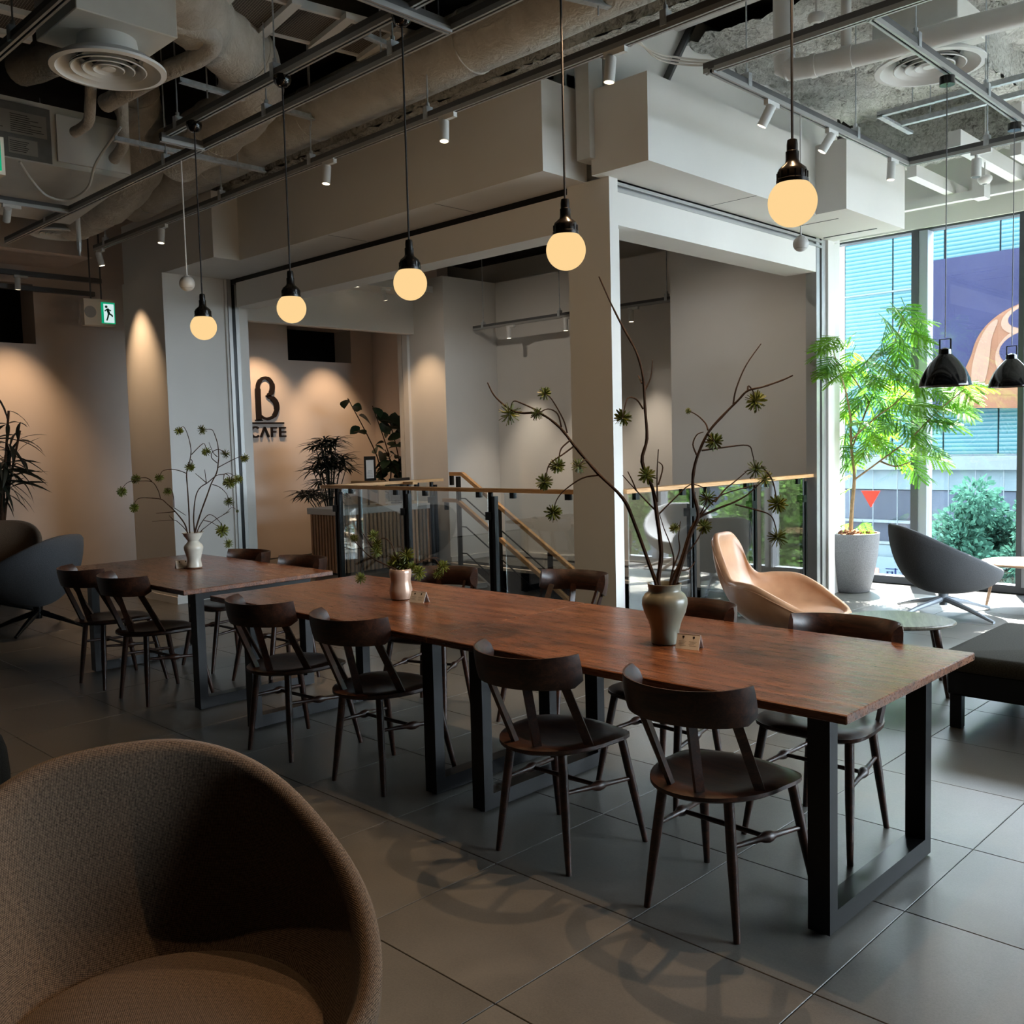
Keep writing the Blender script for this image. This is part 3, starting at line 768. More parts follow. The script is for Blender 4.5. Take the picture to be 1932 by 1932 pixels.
bouquet(VA, (860, 480, 2.76), [
  ('long branch leaning far left from the green vase', [(1045, 1720), (1010, 1620), (930, 1400), (870, 1270), (740, 1140), (620, 1000), (540, 900), (440, 830), (330, 825), (265, 795), (200, 735), (165, 668)], 1.0,
   [[(440, 820), (340, 775), (300, 765), (285, 800)], [(580, 930), (560, 860), (500, 755), (465, 725)], [(550, 900), (530, 830), (480, 805), (425, 830)], [(600, 965), (550, 1010), (537, 1060), (528, 1100)],
    [(620, 995), (560, 1040), (490, 1090), (470, 1150), (460, 1185)], [(745, 1150), (660, 1165), (570, 1225), (525, 1280), (507, 1345)], [(700, 1095), (670, 1070), (640, 1100)]],
   [(280, 830, 1.3), (463, 725, .8), (422, 830, .8), (528, 1100, .95), (460, 1185), (507, 1345), (640, 1100, .9)]),
  ('tall crooked branch rising highest from the green vase', [(1055, 1700), (1070, 1560), (1050, 1380), (1025, 1220), (970, 1080), (995, 960), (985, 800), (975, 640), (940, 510), (870, 380), (810, 260), (745, 115)], 1.1,
   [[(980, 720), (1015, 640), (1025, 550)], [(968, 670), (950, 630)], [(975, 805), (940, 755), (895, 750), (875, 820), (868, 850)], [(1045, 1340), (940, 1230), (868, 1150)], [(940, 1230), (920, 1180), (895, 1130)],
    [(1050, 1290), (1048, 1150), (1055, 1015)], [(1055, 1200), (1078, 1110), (1055, 1080)], [(1060, 1350), (1130, 1280), (1220, 1200), (1290, 1215)]],
   [(868, 850, 1.0), (993, 1150, 1.0)]),
  ('branch climbing right over the stair glass from the green vase', [(1145, 1710), (1180, 1600), (1225, 1450), (1262, 1360), (1235, 1230), (1240, 1120), (1270, 1020), (1320, 920), (1400, 830), (1470, 760), (1520, 710), (1600, 690), (1700, 655), (1755, 630)], 1.0,
   [[(1445, 780), (1460, 700), (1510, 580), (1590, 465)], [(1520, 705), (1525, 685), (1548, 715), (1560, 765)], [(1310, 930), (1345, 975)], [(1312, 915), (1300, 880), (1260, 840), (1210, 812)],
    [(1280, 1022), (1400, 1005), (1520, 995), (1545, 1040), (1562, 1120)], [(1255, 1045), (1235, 990), (1255, 940), (1290, 925)]],
   [(1560, 765, 1.15), (1345, 975), (1562, 1120, 1.1), (1210, 815, .35)]),
  ('low branch spreading right towards the leather chair from the green vase', [(1120, 1715), (1170, 1600), (1240, 1400), (1350, 1330), (1450, 1290), (1520, 1250), (1580, 1195)], .9,
   [[(1350, 1290), (1400, 1225), (1450, 1185), (1520, 1125)], [(1275, 1360), (1380, 1255), (1570, 1200)], [(1590, 1100), (1645, 1170), (1668, 1260), (1675, 1300)], [(1455, 1303), (1560, 1330), (1640, 1360), (1668, 1430), (1675, 1475)],
    [(1262, 1370), (1290, 1320), (1312, 1270)], [(1190, 1570), (1250, 1500), (1293, 1415)], [(1130, 1650), (1210, 1640), (1245, 1600)]],
   [(1312, 1270), (1610, 1170), (1675, 1300, 1.1), (1675, 1475, 1.1), (1293, 1415, .9)]),
  ('thin bare twig standing between the main branches of the green vase', [(1115, 1715), (1135, 1600), (1120, 1520), (1085, 1430), (1060, 1350)], .55,
   [[(1130, 1640), (1165, 1540), (1160, 1470), (1170, 1390)]], [(1140, 1425, .6)]),
], 'cut branches in the green vase', .22, .0085, .035)
bouquet(VC, (200, 780, 6.232), [
  ('upright branch in the white vase ending in a curled tip', [(985, 1410), (975, 1150), (960, 900), (948, 700), (985, 560), (1000, 440), (980, 320), (945, 210), (905, 155), (860, 200)], .7,
   [[(1005, 485), (1140, 355), (1175, 410), (1180, 450)], [(945, 705), (850, 670), (760, 658), (670, 675), (640, 720), (625, 755)], [(1000, 540), (1015, 570), (985, 630)]],
   [(855, 205, .9), (1180, 450, .95), (625, 755, .95), (985, 630)]),
  ('branch arching left in front of the column from the white vase', [(960, 1410), (920, 1290), (810, 1150), (720, 1065), (650, 1010), (520, 995), (400, 995), (350, 1030), (332, 1090)], .7,
   [[(640, 1000), (610, 900), (540, 805), (400, 795), (270, 805), (200, 870), (187, 920)], [(540, 800), (480, 760), (400, 760), (350, 770)], [(800, 1105), (795, 990), (770, 900), (725, 880), (725, 920)], [(800, 1110), (940, 1200)], [(820, 1155), (590, 1175)]],
   [(330, 1110), (187, 920, 1.05), (350, 770), (725, 920, .9)]),
  ('branch bending right with two joined heads in the white vase', [(1040, 1400), (1030, 1220), (1050, 1000), (1100, 880), (1200, 810), (1300, 730), (1390, 715), (1440, 700), (1500, 730), (1550, 775)], .65, [[(1390, 715), (1385, 790), (1440, 815)], [(1400, 705), (1450, 740), (1450, 800)]],
   [(1550, 775, 1.05), (1450, 815, 1.3)]),
  ('tallest branch on the right of the white vase', [(1050, 1390), (1110, 1180), (1190, 960), (1240, 820), (1300, 700), (1320, 580), (1325, 480), (1310, 350), (1270, 230), (1240, 190), (1170, 190), (1130, 195)], .75,
   [[(1320, 635), (1480, 550), (1590, 505), (1630, 525)], [(1310, 585), (1240, 520), (1250, 455), (1310, 425), (1370, 440), (1405, 475)], [(1310, 510), (1260, 460), (1210, 340)], [(1250, 835), (1340, 870), (1420, 950), (1445, 1040)], [(1180, 820), (1160, 660)], [(1180, 815), (1050, 705)]],
   [(1130, 195), (1630, 525, .95), (1405, 475, .95), (1445, 1040, 1.05)]),
  ('short low branch drooping right over the rim of the white vase', [(1070, 1400), (1120, 1290), (1200, 1195), (1270, 1210), (1350, 1290), (1370, 1330), (1390, 1420), (1440, 1530)], .5, [[(1150, 1260), (1240, 1280), (1330, 1340)]], [(1365, 1375, 1.4), (1440, 1530)]),
  ('bare twig reaching right from the white vase', [(1110, 1400), (1180, 1330), (1300, 1240), (1400, 1180), (1480, 1105), (1540, 1140)], .45, [[(1380, 1190), (1450, 1155)]], [(1545, 1150, .35)]),
  ('bare twig pointing flat left from the white vase', [(950, 1390), (860, 1290), (800, 1255), (660, 1262), (540, 1270)], .45, [[(790, 1250), (740, 1200)]], []),
], 'cut branches in the white vase', .16, .0075, .034)
bouquet(VB, (580, 860, 6.0375), [
  ('branch reaching left with small heads in the pearly vase', [(1010, 1310), (930, 1260), (780, 1190), (690, 1130), (620, 1060), (550, 990), (490, 930)], .6,
   [[(720, 1165), (640, 1200), (605, 1290), (605, 1395)], [(740, 1050), (670, 940), (610, 855)]], [(530, 940, .75), (605, 1395), (745, 910, 1.05), (795, 1010, .95), (785, 1090, 1.05)]),
  ('tight cluster of green heads on the rim of the pearly vase', [(1060, 1310), (1050, 1250), (1040, 1200), (1020, 1180)], .5, [[(1010, 1150), (960, 1010), (900, 950), (850, 940), (790, 990)], [(1110, 1110), (1080, 1040), (1030, 1040)]], [(1015, 1180, 1.35), (1130, 1130, 1.3), (1090, 1250, 1.2), (1185, 1260, .9), (960, 1240, .9)]),
  ('branch reaching right with hanging heads in the pearly vase', [(1100, 1310), (1230, 1230), (1330, 1190), (1440, 1160), (1510, 1180), (1540, 1250)], .5, [[(1440, 1160), (1500, 1240), (1480, 1330)], [(1150, 1280), (1230, 1300)]], [(1545, 1260, 1.1), (1485, 1345, .95), (1270, 1330, 1.3)]),
], 'cut branches in the pearly vase', .06, .0075, .032)

# tent cards
def card(loc, rz, label, wood_=False):
    o = empty('tent_card', loc, rz, label, 'card')
    for s in (-1, 1):
        m = MB(); m.add([(-.045, s * .024, 0), (.045, s * .024, 0), (.045, 0, .052), (-.045, 0, .052), (-.045, s * .0225, 0), (.045, s * .0225, 0), (.045, -s * .0015, .052), (-.045, -s * .0015, .052)],
                        [(0, 1, 2, 3), (4, 7, 6, 5), (0, 4, 5, 1), (0, 3, 7, 4), (1, 5, 6, 2), (2, 6, 7, 3)])
        p = m.build('card_leaf', 'paper', o)
        if s == -1:
            q = MB()
            def mark(x0, x1, t0, t1):
                def P(x, t): return (x, -.024 + .024 * t - .0006, .052 * t + .0002)
                q.add([P(x0, t0), P(x1, t0), P(x1, t1), P(x0, t1)], [(0, 1, 2, 3)])
            for cx in (-.02, .02):
                mark(cx - .004, cx + .004, .72, .86); mark(cx - .001, cx + .001, .64, .74)
                for k in range(4): mark(cx - .016 + .003 * (k % 2), cx + .014 - .004 * (k % 3), .50 - .09 * k, .515 - .09 * k)
            q.build('print', 'ink', p)
    return o
card((-1.955, 2.905, .72), R(12), 'white folded tent card beside the large green vase')
card((-3.575, 2.985, .72), R(12), 'white folded tent card beside the small pearly vase')
card((-5.95, 2.95, .72), R(75), 'folded tent card leaning at the foot of the white flared vase')
# ================================================================== GLOBE PENDANTS
def globe_lamp(x, label):
    o = empty('globe_pendant', (x, 2.95, 3.475), 0, label, 'pendant lamp', 'globe pendants over the long tables')
    m = MB(); m.lathe([(.004, -.05), (.025, -.047), (.042, -.03), (.048, -.008), (.046, .008), (.03, .018), (.004, .02)], 24); m.build('canopy', 'black_gloss', o, True)
    zc = 2.25 - 3.475
    m = MB(); m.cyl((0, 0, -.045), (0, 0, zc + .19), .0045, n=8); m.build('cord', 'rope', o, True)
    m = MB(); m.lathe([(.005, zc + .205), (.016, zc + .2), (.018, zc + .185), (.018, zc + .165), (.0215, zc + .162), (.0215, zc + .135), (.024, zc + .125), (.044, zc + .108), (.048, zc + .098), (.048, zc + .075), (.052, zc + .072), (.052, zc + .056), (.01, zc + .05)], 28)
    cap = m.build('lamp_holder', 'lamp_bakelite', o, True)
    for k in range(14):
        q = MB(); a = 2 * PI * k / 14; q.bar((.0485 * math.cos(a), .0485 * math.sin(a), zc + .076), (.0485 * math.cos(a), .0485 * math.sin(a), zc + .097), .005, .004, (math.cos(a), math.sin(a), 0)); q.build('grip_rib', 'lamp_bakelite', cap)
    m = MB(); m.sphere((0, 0, zc), .0795, 32, 20); m.build('globe', 'globe_glow', o, True)
    ld = bpy.data.lights.new('globe_light', 'POINT'); ld.energy = 4.0; ld.color = (1.0, .72, .42); ld.shadow_soft_size = .085
    lo = bpy.data.objects.new('globe_light', ld); link(lo, o); lo.location = (0, 0, zc - .13)
for x, l in ((-1.562, 'largest glowing globe pendant, in front of the bright soffit'), (-2.549, 'glowing globe pendant hanging in front of the white corner pier'), (-3.524, 'middle glowing globe pendant above the stair rail'),
             (-4.536, 'glowing globe pendant hanging over the wall logo'), (-5.517, 'farthest glowing globe pendant, in front of the left column')):
    globe_lamp(x, l)

# black bell pendants
def bell(x, y, zb, label):
    o = empty('bell_pendant', (x, y, 3.44), 0, label, 'pendant lamp', 'black bell pendants by the window')
    m = MB(); m.lathe([(.03, 0), (.04, 0), (.04, -.045), (.03, -.045)], 20); m.build('canopy', 'black_gloss', o, True)
    z = zb - 3.44
    m = MB(); m.cyl((0, 0, -.04), (0, 0, z + .27), .003, n=6); m.build('cord', 'rail_grey', o, True)
    m = MB()
    for s in (-1, 1): m.bar((s * .03, 0, z + .19), (s * .03, 0, z + .262), .004, .012)
    m.bar((-.032, 0, z + .262), (.032, 0, z + .262), .012, .004); m.build('yoke', 'black_metal', o)
    m = MB(); m.lathe([(.138, z), (.137, z + .01), (.128, z + .045), (.108, z + .09), (.078, z + .135), (.05, z + .165), (.036, z + .178), (.034, z + .205), (.01, z + .215)], 36, cap0=False)
    m.lathe([(.138, z), (.134, z + .003), (.122, z + .045), (.1, z + .09), (.07, z + .13), (.02, z + .16)], 36, cap0=False)
    m.build('shade', 'black_gloss', o, True)
    m = MB(); m.sphere((0, 0, z + .05), .03, 16, 10); m.build('bulb', 'bulb_glow', o, True)
    ld = bpy.data.lights.new('bell_light', 'POINT'); ld.energy = 3.0; ld.color = (1.0, .76, .48); ld.shadow_soft_size = .03
    lo = bpy.data.objects.new('bell_light', ld); link(lo, o); lo.location = (0, 0, z + .012)
bell(-2.03, 5.588, 1.745, 'black bell pendant hanging in front of the window tree')
bell(-2.03, 6.74, 1.77, 'black bell pendant cut by the right edge of the photo')

# ================================================================== LIGHTING TRACKS
def track(axis, a0, a1, pos, zb, label, rods, w_=.038, h_=.055):
    if axis == 'x': base = (a0, pos, zb); vec = Vector((1, 0, 0))
    else: base = (pos, a0, zb); vec = Vector((0, 1, 0))
    o = empty('lighting_track', base, 0, label, 'track', 'ceiling lighting tracks')
    L = a1 - a0; side = Vector((0, 1, 0)) if axis == 'x' else Vector((1, 0, 0))
    def bx(m, t0, t1, s0, s1, z0, z1):
        if axis == 'x': m.box(t0, t1, s0, s1, z0, z1)
        else: m.box(s0, s1, t0, t1, z0, z1)
    m = MB(); bx(m, 0, L, -w_ / 2, w_ / 2, h_ * .45, h_); m.build('channel', 'rail_grey', o)
    m = MB(); bx(m, 0, L, -w_ / 2, -.006, 0, h_ * .45); bx(m, 0, L, .006, w_ / 2, 0, h_ * .45); m.build('rail', 'alu', o)
    m = MB(); bx(m, 0, L, -.006, .006, .006, .02); m.build('slot', 'dark_void', o)
    for t in rods:
        t = t - a0; p = vec * t
        m = MB(); m.cyl(p + Vector((0, 0, h_)), p + Vector((0, 0, 4.5 - zb)), .0048, n=6); ro = m.build('hanger_rod', 'galvanised', o)
        m = MB(); bx(m, t - .018, t + .018, -w_ / 2 - .006, w_ / 2 + .006, h_ * .3, h_ + .035); m.cyl(p + Vector((0, 0, h_ + .03)), p + Vector((0, 0, h_ + .06)), .012, n=8); m.build('clamp', 'galvanised', ro)
    return o
track('x', -9.45, 1.0, 3.95, 3.45, 'long lighting track running just in front of the long soffit', [-9.2, -7.0, -5.75, -4.5, -2.75, -1.2])
track('x', -5.87, .5, 2.95, 3.478, 'lighting track carrying the globe pendants', [-5.72, -4.6, -3.2])
track('x', -9.6, 1.0, 3.2, 3.45, 'lighting track between the globe pendants and the long soffit', [-8.6, -6.4, -5.1, -3.9, -2.6])
track('y', .8, 3.18, -8.1, 3.45, 'short cross track near the air unit', [1.6])
track('y', 2.9, 3.19, -5.86, 3.44, 'short cross track at the end of the globe track', [])
track('y', 1.2, 3.19, -3.46, 3.44, 'cross track at the top edge of the photo', [2.2])
track('x', -6.2, -1.5, 1.79, 3.5, 'lighting track across the top left corner of the photo', [-5.1, -3.6])
track('y', 4.58, 7.22, -2.9, 3.45, 'bright lighting track running towards the window', [4.95, 6.35])
track('y', 4.6, 8.6, -2.03, 3.46, 'lighting track carrying the bell pendants', [5.15, 6.2, 7.0])
track('x', -2.95, 1.5, 4.6, 3.46, 'lighting track crossing in front of the white pipe', [-1.0])
track('x', -2.92, 1.5, 7.22, 3.45, 'lighting track parallel to the window wall', [-2.35])

# spot heads
def spot(pos, aim, axis, energy, label, lit=True, size=46, blend=.7, color=(1.0, .65, .37), group='white cylinder spotlights on the tracks', L=.125, r=.029, drop=.06):
    px, py, pz = pos   # underside of track
    o = empty('track_spotlight', (px, py, pz), 0, label, 'spotlight', group)
    m = MB()
    if axis == 'x': m.box(-.035, .10, -.014, .014, -.028, .0)
    else: m.box(-.014, .014, -.035, .10, -.028, .0)
    m.build('adapter', 'white_metal', o)
    d = (Vector(aim) - Vector(pos)); d.normalize()
    top = Vector((0, 0, -drop)) - d * .035
    e = top + d * L
    m = MB(); m.cyl((0, 0, -.02), (0, 0, -drop - .005), .011, n=10); m.build('stem', 'white_metal', o, True)
    m = MB(); m.tube([top, top + d * .006, e], [r * .86, r, r], 24); m.build('housing', 'white_metal', o, True)
    m = MB(); m.tube([e + d * .0005, e + d * .002], [r * .84, r * .84], 20); m.build('lens', 'spot_glow' if lit else 'rail_grey', o)
    if lit and energy:
        ld = bpy.data.lights.new('spot_light', 'SPOT'); ld.energy = energy; ld.spot_size = R(size); ld.spot_blend = blend
        ld.color = color; ld.shadow_soft_size = .014
        lo = bpy.data.objects.new('spot_light', ld); link(lo, o); lo.location = e + d * .006
        lo.rotation_euler = d.to_track_quat('-Z', 'Y').to_euler()
    return o
ZT = 3.45
spot((-9.36, 3.95, ZT), (-9.28, 4.31, 1.9), 'x', 60, 'white spotlight washing the left column, at the end of the long track', size=58, blend=1.0)
spot((-8.05, 3.95, ZT), (-7.9, 3.55, 0), 'x', 60, 'white spotlight on the long track just right of the left column')
spot((-5.57, 3.95, ZT), (-5.65, 3.6, 0), 'x', 60, 'white spotlight on the long track left of the middle globe')
spot((-4.355, 3.95, ZT), (-4.15, 3.6, 0), 'x', 60, 'white spotlight on the long track right of the middle globe')
spot((-3.09, 3.95, ZT), (-3.35, 3.75, 0), 'x', 60, 'white spotlight on the long track nearest the bright soffit')
spot((-8.1, 2.72, ZT), (-11.5, 3.3, 1.0), 'y', 28, 'white spotlight on the cross track at the left edge', size=60)
spot((-2.9, 5.2, ZT), (-3.55, 5.0, 2.2), 'y', 5, 'white spotlight nearest the camera on the bright track')
spot((-2.9, 5.97, ZT), (-3.6, 5.6, 2.2), 'y', 5, 'middle white spotlight on the bright track, tilted left')
spot((-2.9, 6.93, ZT), (-2.95, 6.85, 2.0), 'y', 5, 'farthest white spotlight on the bright track, pointing straight down')
spot((-2.42, 7.22, ZT), (-2.42, 7.1, 1.0), 'x', 5, 'white spotlight hanging on the track parallel to the window', r=.034, drop=.09, lit=False)
# heads above the frame that light the near floor
spot((-1.5, 2.95, ZT + .02), (-1.45, 2.0, 0), 'x', 75, 'white spotlight above the nearest table end', size=95)
spot((-2.35, 3.2, ZT), (-2.6, 1.9, 0), 'x', 75, 'white spotlight above the joint of the two near tables', size=95)
spot((-2.55, 1.79, ZT + .05), (-1.75, .85, .3), 'x', 34, 'unseen white spotlight added to warm the foreground armchair', size=80, blend=1.0)  # added out of view as warm fill for the armchair's dark inside
# ================================================================== OTHER CEILING SERVICES
def tube_thing(name, pts, r, mat, label, cat, group=None, n=20, k=5, bands=0, wob=.02):
    sp = smooth_path(pts, k); rr = random.Random(len(label))
    base = sp[0]; o = empty(name, base, 0, label, cat, group)
    rad = [r * rr.uniform(1 - wob, 1 + wob) for _ in sp]
    m = MB(); m.tube([p - base for p in sp], rad, n); m.build('pipe_run' if r < .1 else 'duct_body', mat, o, True)
    for b in range(bands):
        i = int((b + .7) / (bands + .4) * (len(sp) - 2)); p = sp[i] - base; q = sp[i + 1] - base; d = (q - p).normalized()
        m = MB(); m.tube([p - d * .012, p + d * .012], r * 1.03, n); m.build('band', mat, o, True)
    return o
DG = 'insulated ceiling ducts'
tube_thing('air_duct', [(-8.9, 4.1, 3.84), (-8.0, 4.09, 3.86), (-6.5, 4.07, 3.87), (-4.5, 4.07, 3.875), (-2.8, 4.07, 3.88), (0, 4.07, 3.88)], .185, 'duct_cloth', 'longest cloth-wrapped air duct running above the long track', 'duct', DG, 28, 6, 5)
tube_thing('air_duct', [(-4.6, 2.3, 3.97), (-5.15, 2.8, 3.97), (-5.5, 3.3, 3.96), (-5.95, 3.6, 3.9), (-6.5, 3.66, 3.84), (-7.1, 3.64, 3.78)], .205, 'duct_cloth', 'fat cloth-wrapped duct bending behind the second globe cord', 'duct', DG, 26, 6, 4, .05)
tube_thing('air_duct', [(-6.85, 3.2, 4.3), (-7.25, 3.42, 4.12), (-7.6, 3.64, 3.9), (-8.3, 3.72, 3.72), (-8.8, 3.72, 3.68), (-9.4, 3.72, 3.68)], .168, 'duct_cloth', 'cloth-wrapped duct dropping towards the left column', 'duct', DG, 24, 6, 4, .06)
tube_thing('air_duct', [(-5.6, 1.6, 4.0), (-4.9, 2.0, 3.98), (-4.4, 2.5, 4.0), (-4.1, 3.0, 4.02)], .2, 'duct_cloth', 'cloth-wrapped duct passing behind the large round diffuser', 'duct', DG, 24, 6, 2, .04)
tube_thing('air_duct', [(-7.3, 2.6, 4.22), (-6.8, 2.7, 4.2), (-6.4, 2.75, 4.25), (-6.0, 2.7, 4.34)], .12, 'duct_cloth', 'short narrow duct rising beside the air unit', 'duct', DG, 18, 5, 1, .05)
PG = 'insulated pipes near the round diffuser'
q1 = [on_z(130, -30, 3.85), on_z(220, 15, 3.82), on_z(320, 40, 3.8), on_z(390, 62, 3.8), on_z(400, 85, 3.78), on_z(370, 110, 3.75), on_z(300, 140, 3.72), on_z(200, 195, 3.7)]
tube_thing('insulated_pipe', q1, .055, 'duct_cloth', 'hairpin insulated pipe around the large round diffuser', 'pipe', PG, 16, 5, 0, .03)
tube_thing('insulated_pipe', [on_z(172, 120, 3.9), on_z(170, 200, 3.72), on_z(165, 232, 3.68), on_z(140, 250, 3.66)], .035, 'duct_cloth', 'short insulated pipe bending down into the air unit', 'pipe', PG, 14, 5, 0, .03)
tube_thing('insulated_pipe', [on_z(228, 150, 4.0), on_z(232, 240, 3.75), on_z(232, 275, 3.68), on_z(215, 300, 3.64)], .04, 'duct_cloth', 'insulated pipe curling into the right side of the air unit', 'pipe', PG, 14, 5, 0, .03)
tube_thing('power_cable', [on_z(37, 305, 3.58), on_z(60, 340, 3.5), on_z(90, 370, 3.42), on_z(130, 377, 3.4), on_z(165, 355, 3.44), on_z(178, 315, 3.52), on_z(195, 285, 3.6), on_z(228, 240, 3.72)], .009, 'cable_white', 'white cable looping under the air unit', 'cable', None, 8, 6)

def diffuser(loc, rad, label, box=.46):
    o = empty('round_diffuser', loc, 0, label, 'air vent', 'round ceiling diffusers')
    m = MB(); m.lathe([(rad * .90, -.005), (rad, .0), (rad * 1.0, .012), (rad * .8, .05), (rad * .55, .075), (rad * .5, .16)], 44, cap0=False, cap1=False)
    m.lathe([(rad * .90, -.005), (rad * .80, .035), (rad * .6, .06)], 44, cap0=False, cap1=False); m.build('outer_ring', 'white_metal', o, True)
    for q in (.66, .46, .28):
        m = MB(); m.lathe([(rad * q, .004), (rad * (q - .02), .0), (rad * (q - .13), .03), (rad * (q - .15), .045), (rad * q, .012)], 40, cap0=False, cap1=False); m.build('cone_ring', 'white_metal', o, True)
    m = MB(); m.lathe([(rad * .12, .004), (rad * .125, .01), (.003, .012)], 30); m.build('centre_disc', 'white_metal', o, True)
    m = MB(); m.lathe([(rad * .5, .07), (rad * .01, .072)], 30); m.build('throat', 'dark_void', o, True)
    if box:
        m = MB(); m.bbox(-.25, .25, -.25, .25, .15, box, .004); m.build('plenum_box', 'white_box', o)
    return o
diffuser((-4.86, 2.15, 3.4), .275, 'large round diffuser under a square box, top left')
diffuser((-2.32, 6.1, 3.7), .315, 'bright round diffuser above the bell pendants', .29)
diffuser((-9.4, 3.6, 3.55), .26, 'dim round diffuser far back near the left column', False)

# air unit
ac = empty('air_unit', (-8.0, 2.85, 3.56), 0, 'grey ceiling air unit with label plates, left edge', 'air conditioner')
m = MB(); m.box(-.75, .55, -.9, .58, .06, .5); m.build('casing', 'white_box', ac)
m = MB(); m.box(.55, .565, -.9, -.02, .07, .46); fp = m.build('service_panel', 'unit_grey', ac)
m = MB(); m.box(.565, .569, -.88, -.05, .24, .40); lp = m.build('label_plate', 'label_grey', fp)
m = MB()
rr_ = random.Random(5)
for c in range(3):
    for k in range(9):
        y = -.86 + c * .28; m.box(.569, .570, y, y + rr_.uniform(.12, .24), .255 + .015 * k, .259 + .015 * k)
m.build('small_print', 'ink', lp)
m = MB(); m.box(.565, .569, -.32, -.12, .10, .21); lp2 = m.build('label_plate', 'label_grey', fp)
m = MB()
for k in range(6): m.box(.569, .570, -.31, -.2 + .01 * (k % 3), .115 + .014 * k, .119 + .014 * k)
m.build('small_print', 'ink', lp2)
m = MB(); m.prism([(-.52, .165), (-.46, .165), (-.49, .215)], 'x', .565, .570); m.build('warning_sticker', 'warn_yellow', fp)
m = MB(); m.box(.55, .575, .02, .56, .1, .44); m.build('side_plate', 'white_metal', ac)
m = MB(); m.add([(.56, -.9, .06), (.56, .58, .06), (-.7, .58, -.06), (-.7, -.9, -.06), (.56, -.9, .07), (.56, .58, .07), (-.7, .58, .06), (-.7, -.9, .06)], [(0, 1, 2, 3), (4, 5, 6, 7), (0, 1, 5, 4), (1, 2, 6, 5), (2, 3, 7, 6), (3, 0, 4, 7)]); m.build('plenum', 'white_box', ac)
for yy in (-.62, -.56):
    m = MB(); m.cyl((.565, yy, .14), (.585, yy, .14), .022, n=14); m.build('cable_gland', 'white_metal', fp, True)

# perforated cable trays, galvanised struts
def tray(p0, p1, w_, z, label, npan):
    a, b = Vector(p0), Vector(p1); base = Vector((a.x, a.y, z)); t = Vector((b.x - a.x, b.y - a.y, 0)); L = t.length; t.normalize(); s = Vector((-t.y, t.x, 0))
    o = empty('cable_tray', base, math.atan2(t.y, t.x), label, 'cable tray', 'perforated cable trays')
    for q in (-1, 1):
        m = MB(); m.box(0, L, q * w_ / 2 - .012, q * w_ / 2 + .012, 0, .05); m.build('side_rail', 'white_metal', o)
    for k in range(npan):
        x0, x1 = L * k / npan, L * (k + 1) / npan
        m = MB(); m.box(x0 + .03, x1 - .03, -w_ / 2 + .012, w_ / 2 - .012, .012, .018); m.build('perforated_panel', 'perforated', o)
        m = MB(); m.box(x0 - .03, x0 + .03, -w_ / 2 - .08, w_ / 2 + .02, -.02, .012); m.build('rung', 'white_metal', o)
    return o
tray(on_z(300, -20, 4.0), on_z(880, 130, 4.0), .42, 4.0, 'wide perforated tray crossing behind the middle globe cords', 6)
tray(on_z(0, 60, 4.0), on_z(60, -20, 4.0), .3, 4.0, 'perforated tray corner at the top left edge', 2)
def strut(p0, p1, label):
    a, b = Vector(p0), Vector(p1); o = empty('strut_channel', a, 0, label, 'strut', 'galvanised strut channels')
    m = MB(); m.bar((0, 0, 0), b - a, .04, .006); m.bar((0, 0, .018), (b - a) + Vector((0, 0, .018)), .006, .03); m.build('channel', 'galvanised', o)
    for f in (.15, .8):
        p = (b - a) * f; m = MB(); m.cyl(p - Vector((0, 0, .05)), p + Vector((0, 0, 4.45 - a.z)), .005, n=6); m.build('threaded_rod', 'galvanised', o)
    return o
strut(on_z(217, 265, 3.6), on_z(500, 325, 3.6), 'galvanised strut below the fat duct, left')
strut(on_z(340, 155, 3.75), on_z(640, 240, 3.75), 'galvanised strut behind the second globe cord')
strut(on_z(690, 70, 3.85), on_z(862, 145, 3.85), 'galvanised strut right of the middle globe cord')
strut(on_z(1040, -10, 3.7), on_z(1150, 15, 3.7), 'galvanised strut at the top edge above the long duct')
# light ladder by the window
lad = empty('cable_ladder', (-3.05, 7.05, 3.8), 0, 'bright slotted cable ladder under the sprayed deck', 'cable tray')
for dy in (0, .33):
    m = MB(); m.box(0, 3.2, dy - .02, dy + .02, 0, .035); m.build('side_rail', 'galvanised', lad)
m = MB(); m.box(.0, .04, -.02, .55, -.01, .01); m.build('end_bar', 'galvanised', lad)
for dx in (.25, 1.1, 2.0):
    for dy in (0, .33):
        m = MB(); m.cyl((dx, dy, 0), (dx, dy, .6), .005, n=6); m.build('threaded_rod', 'galvanised', lad)
# white drain pipe
wp = [(-2.96, 5.49, 4.45), (-2.96, 5.49, 3.78), (-2.93, 5.495, 3.72), (-2.83, 5.52, 3.7), (-2.4, 5.6, 3.7), (-1.6, 5.72, 3.7), (0, 5.95, 3.7)]
dp = tube_thing('drain_pipe', wp, .062, 'white_metal', 'white plastic drain pipe with an elbow above the bright track', 'pipe', None, 20, 6, 0, 0)
for a, b in (((-2.96, 5.49, 3.79), (-2.96, 5.49, 3.83)), ((-2.80, 5.526, 3.7), (-2.77, 5.532, 3.7)), ((-2.62, 5.56, 3.7), (-2.56, 5.571, 3.7))):
    m = MB(); m.tube([Vector(a) - Vector(wp[0]), Vector(b) - Vector(wp[0])], .069, 20); m.build('coupling', 'white_metal', dp, True)
m = MB(); m.cyl(Vector((-2.6, 5.565, 3.73)) - Vector(wp[0]), Vector((-2.6, 5.565, 4.45)) - Vector(wp[0]), .03, n=14); m.build('vent_branch', 'white_metal', dp, True)
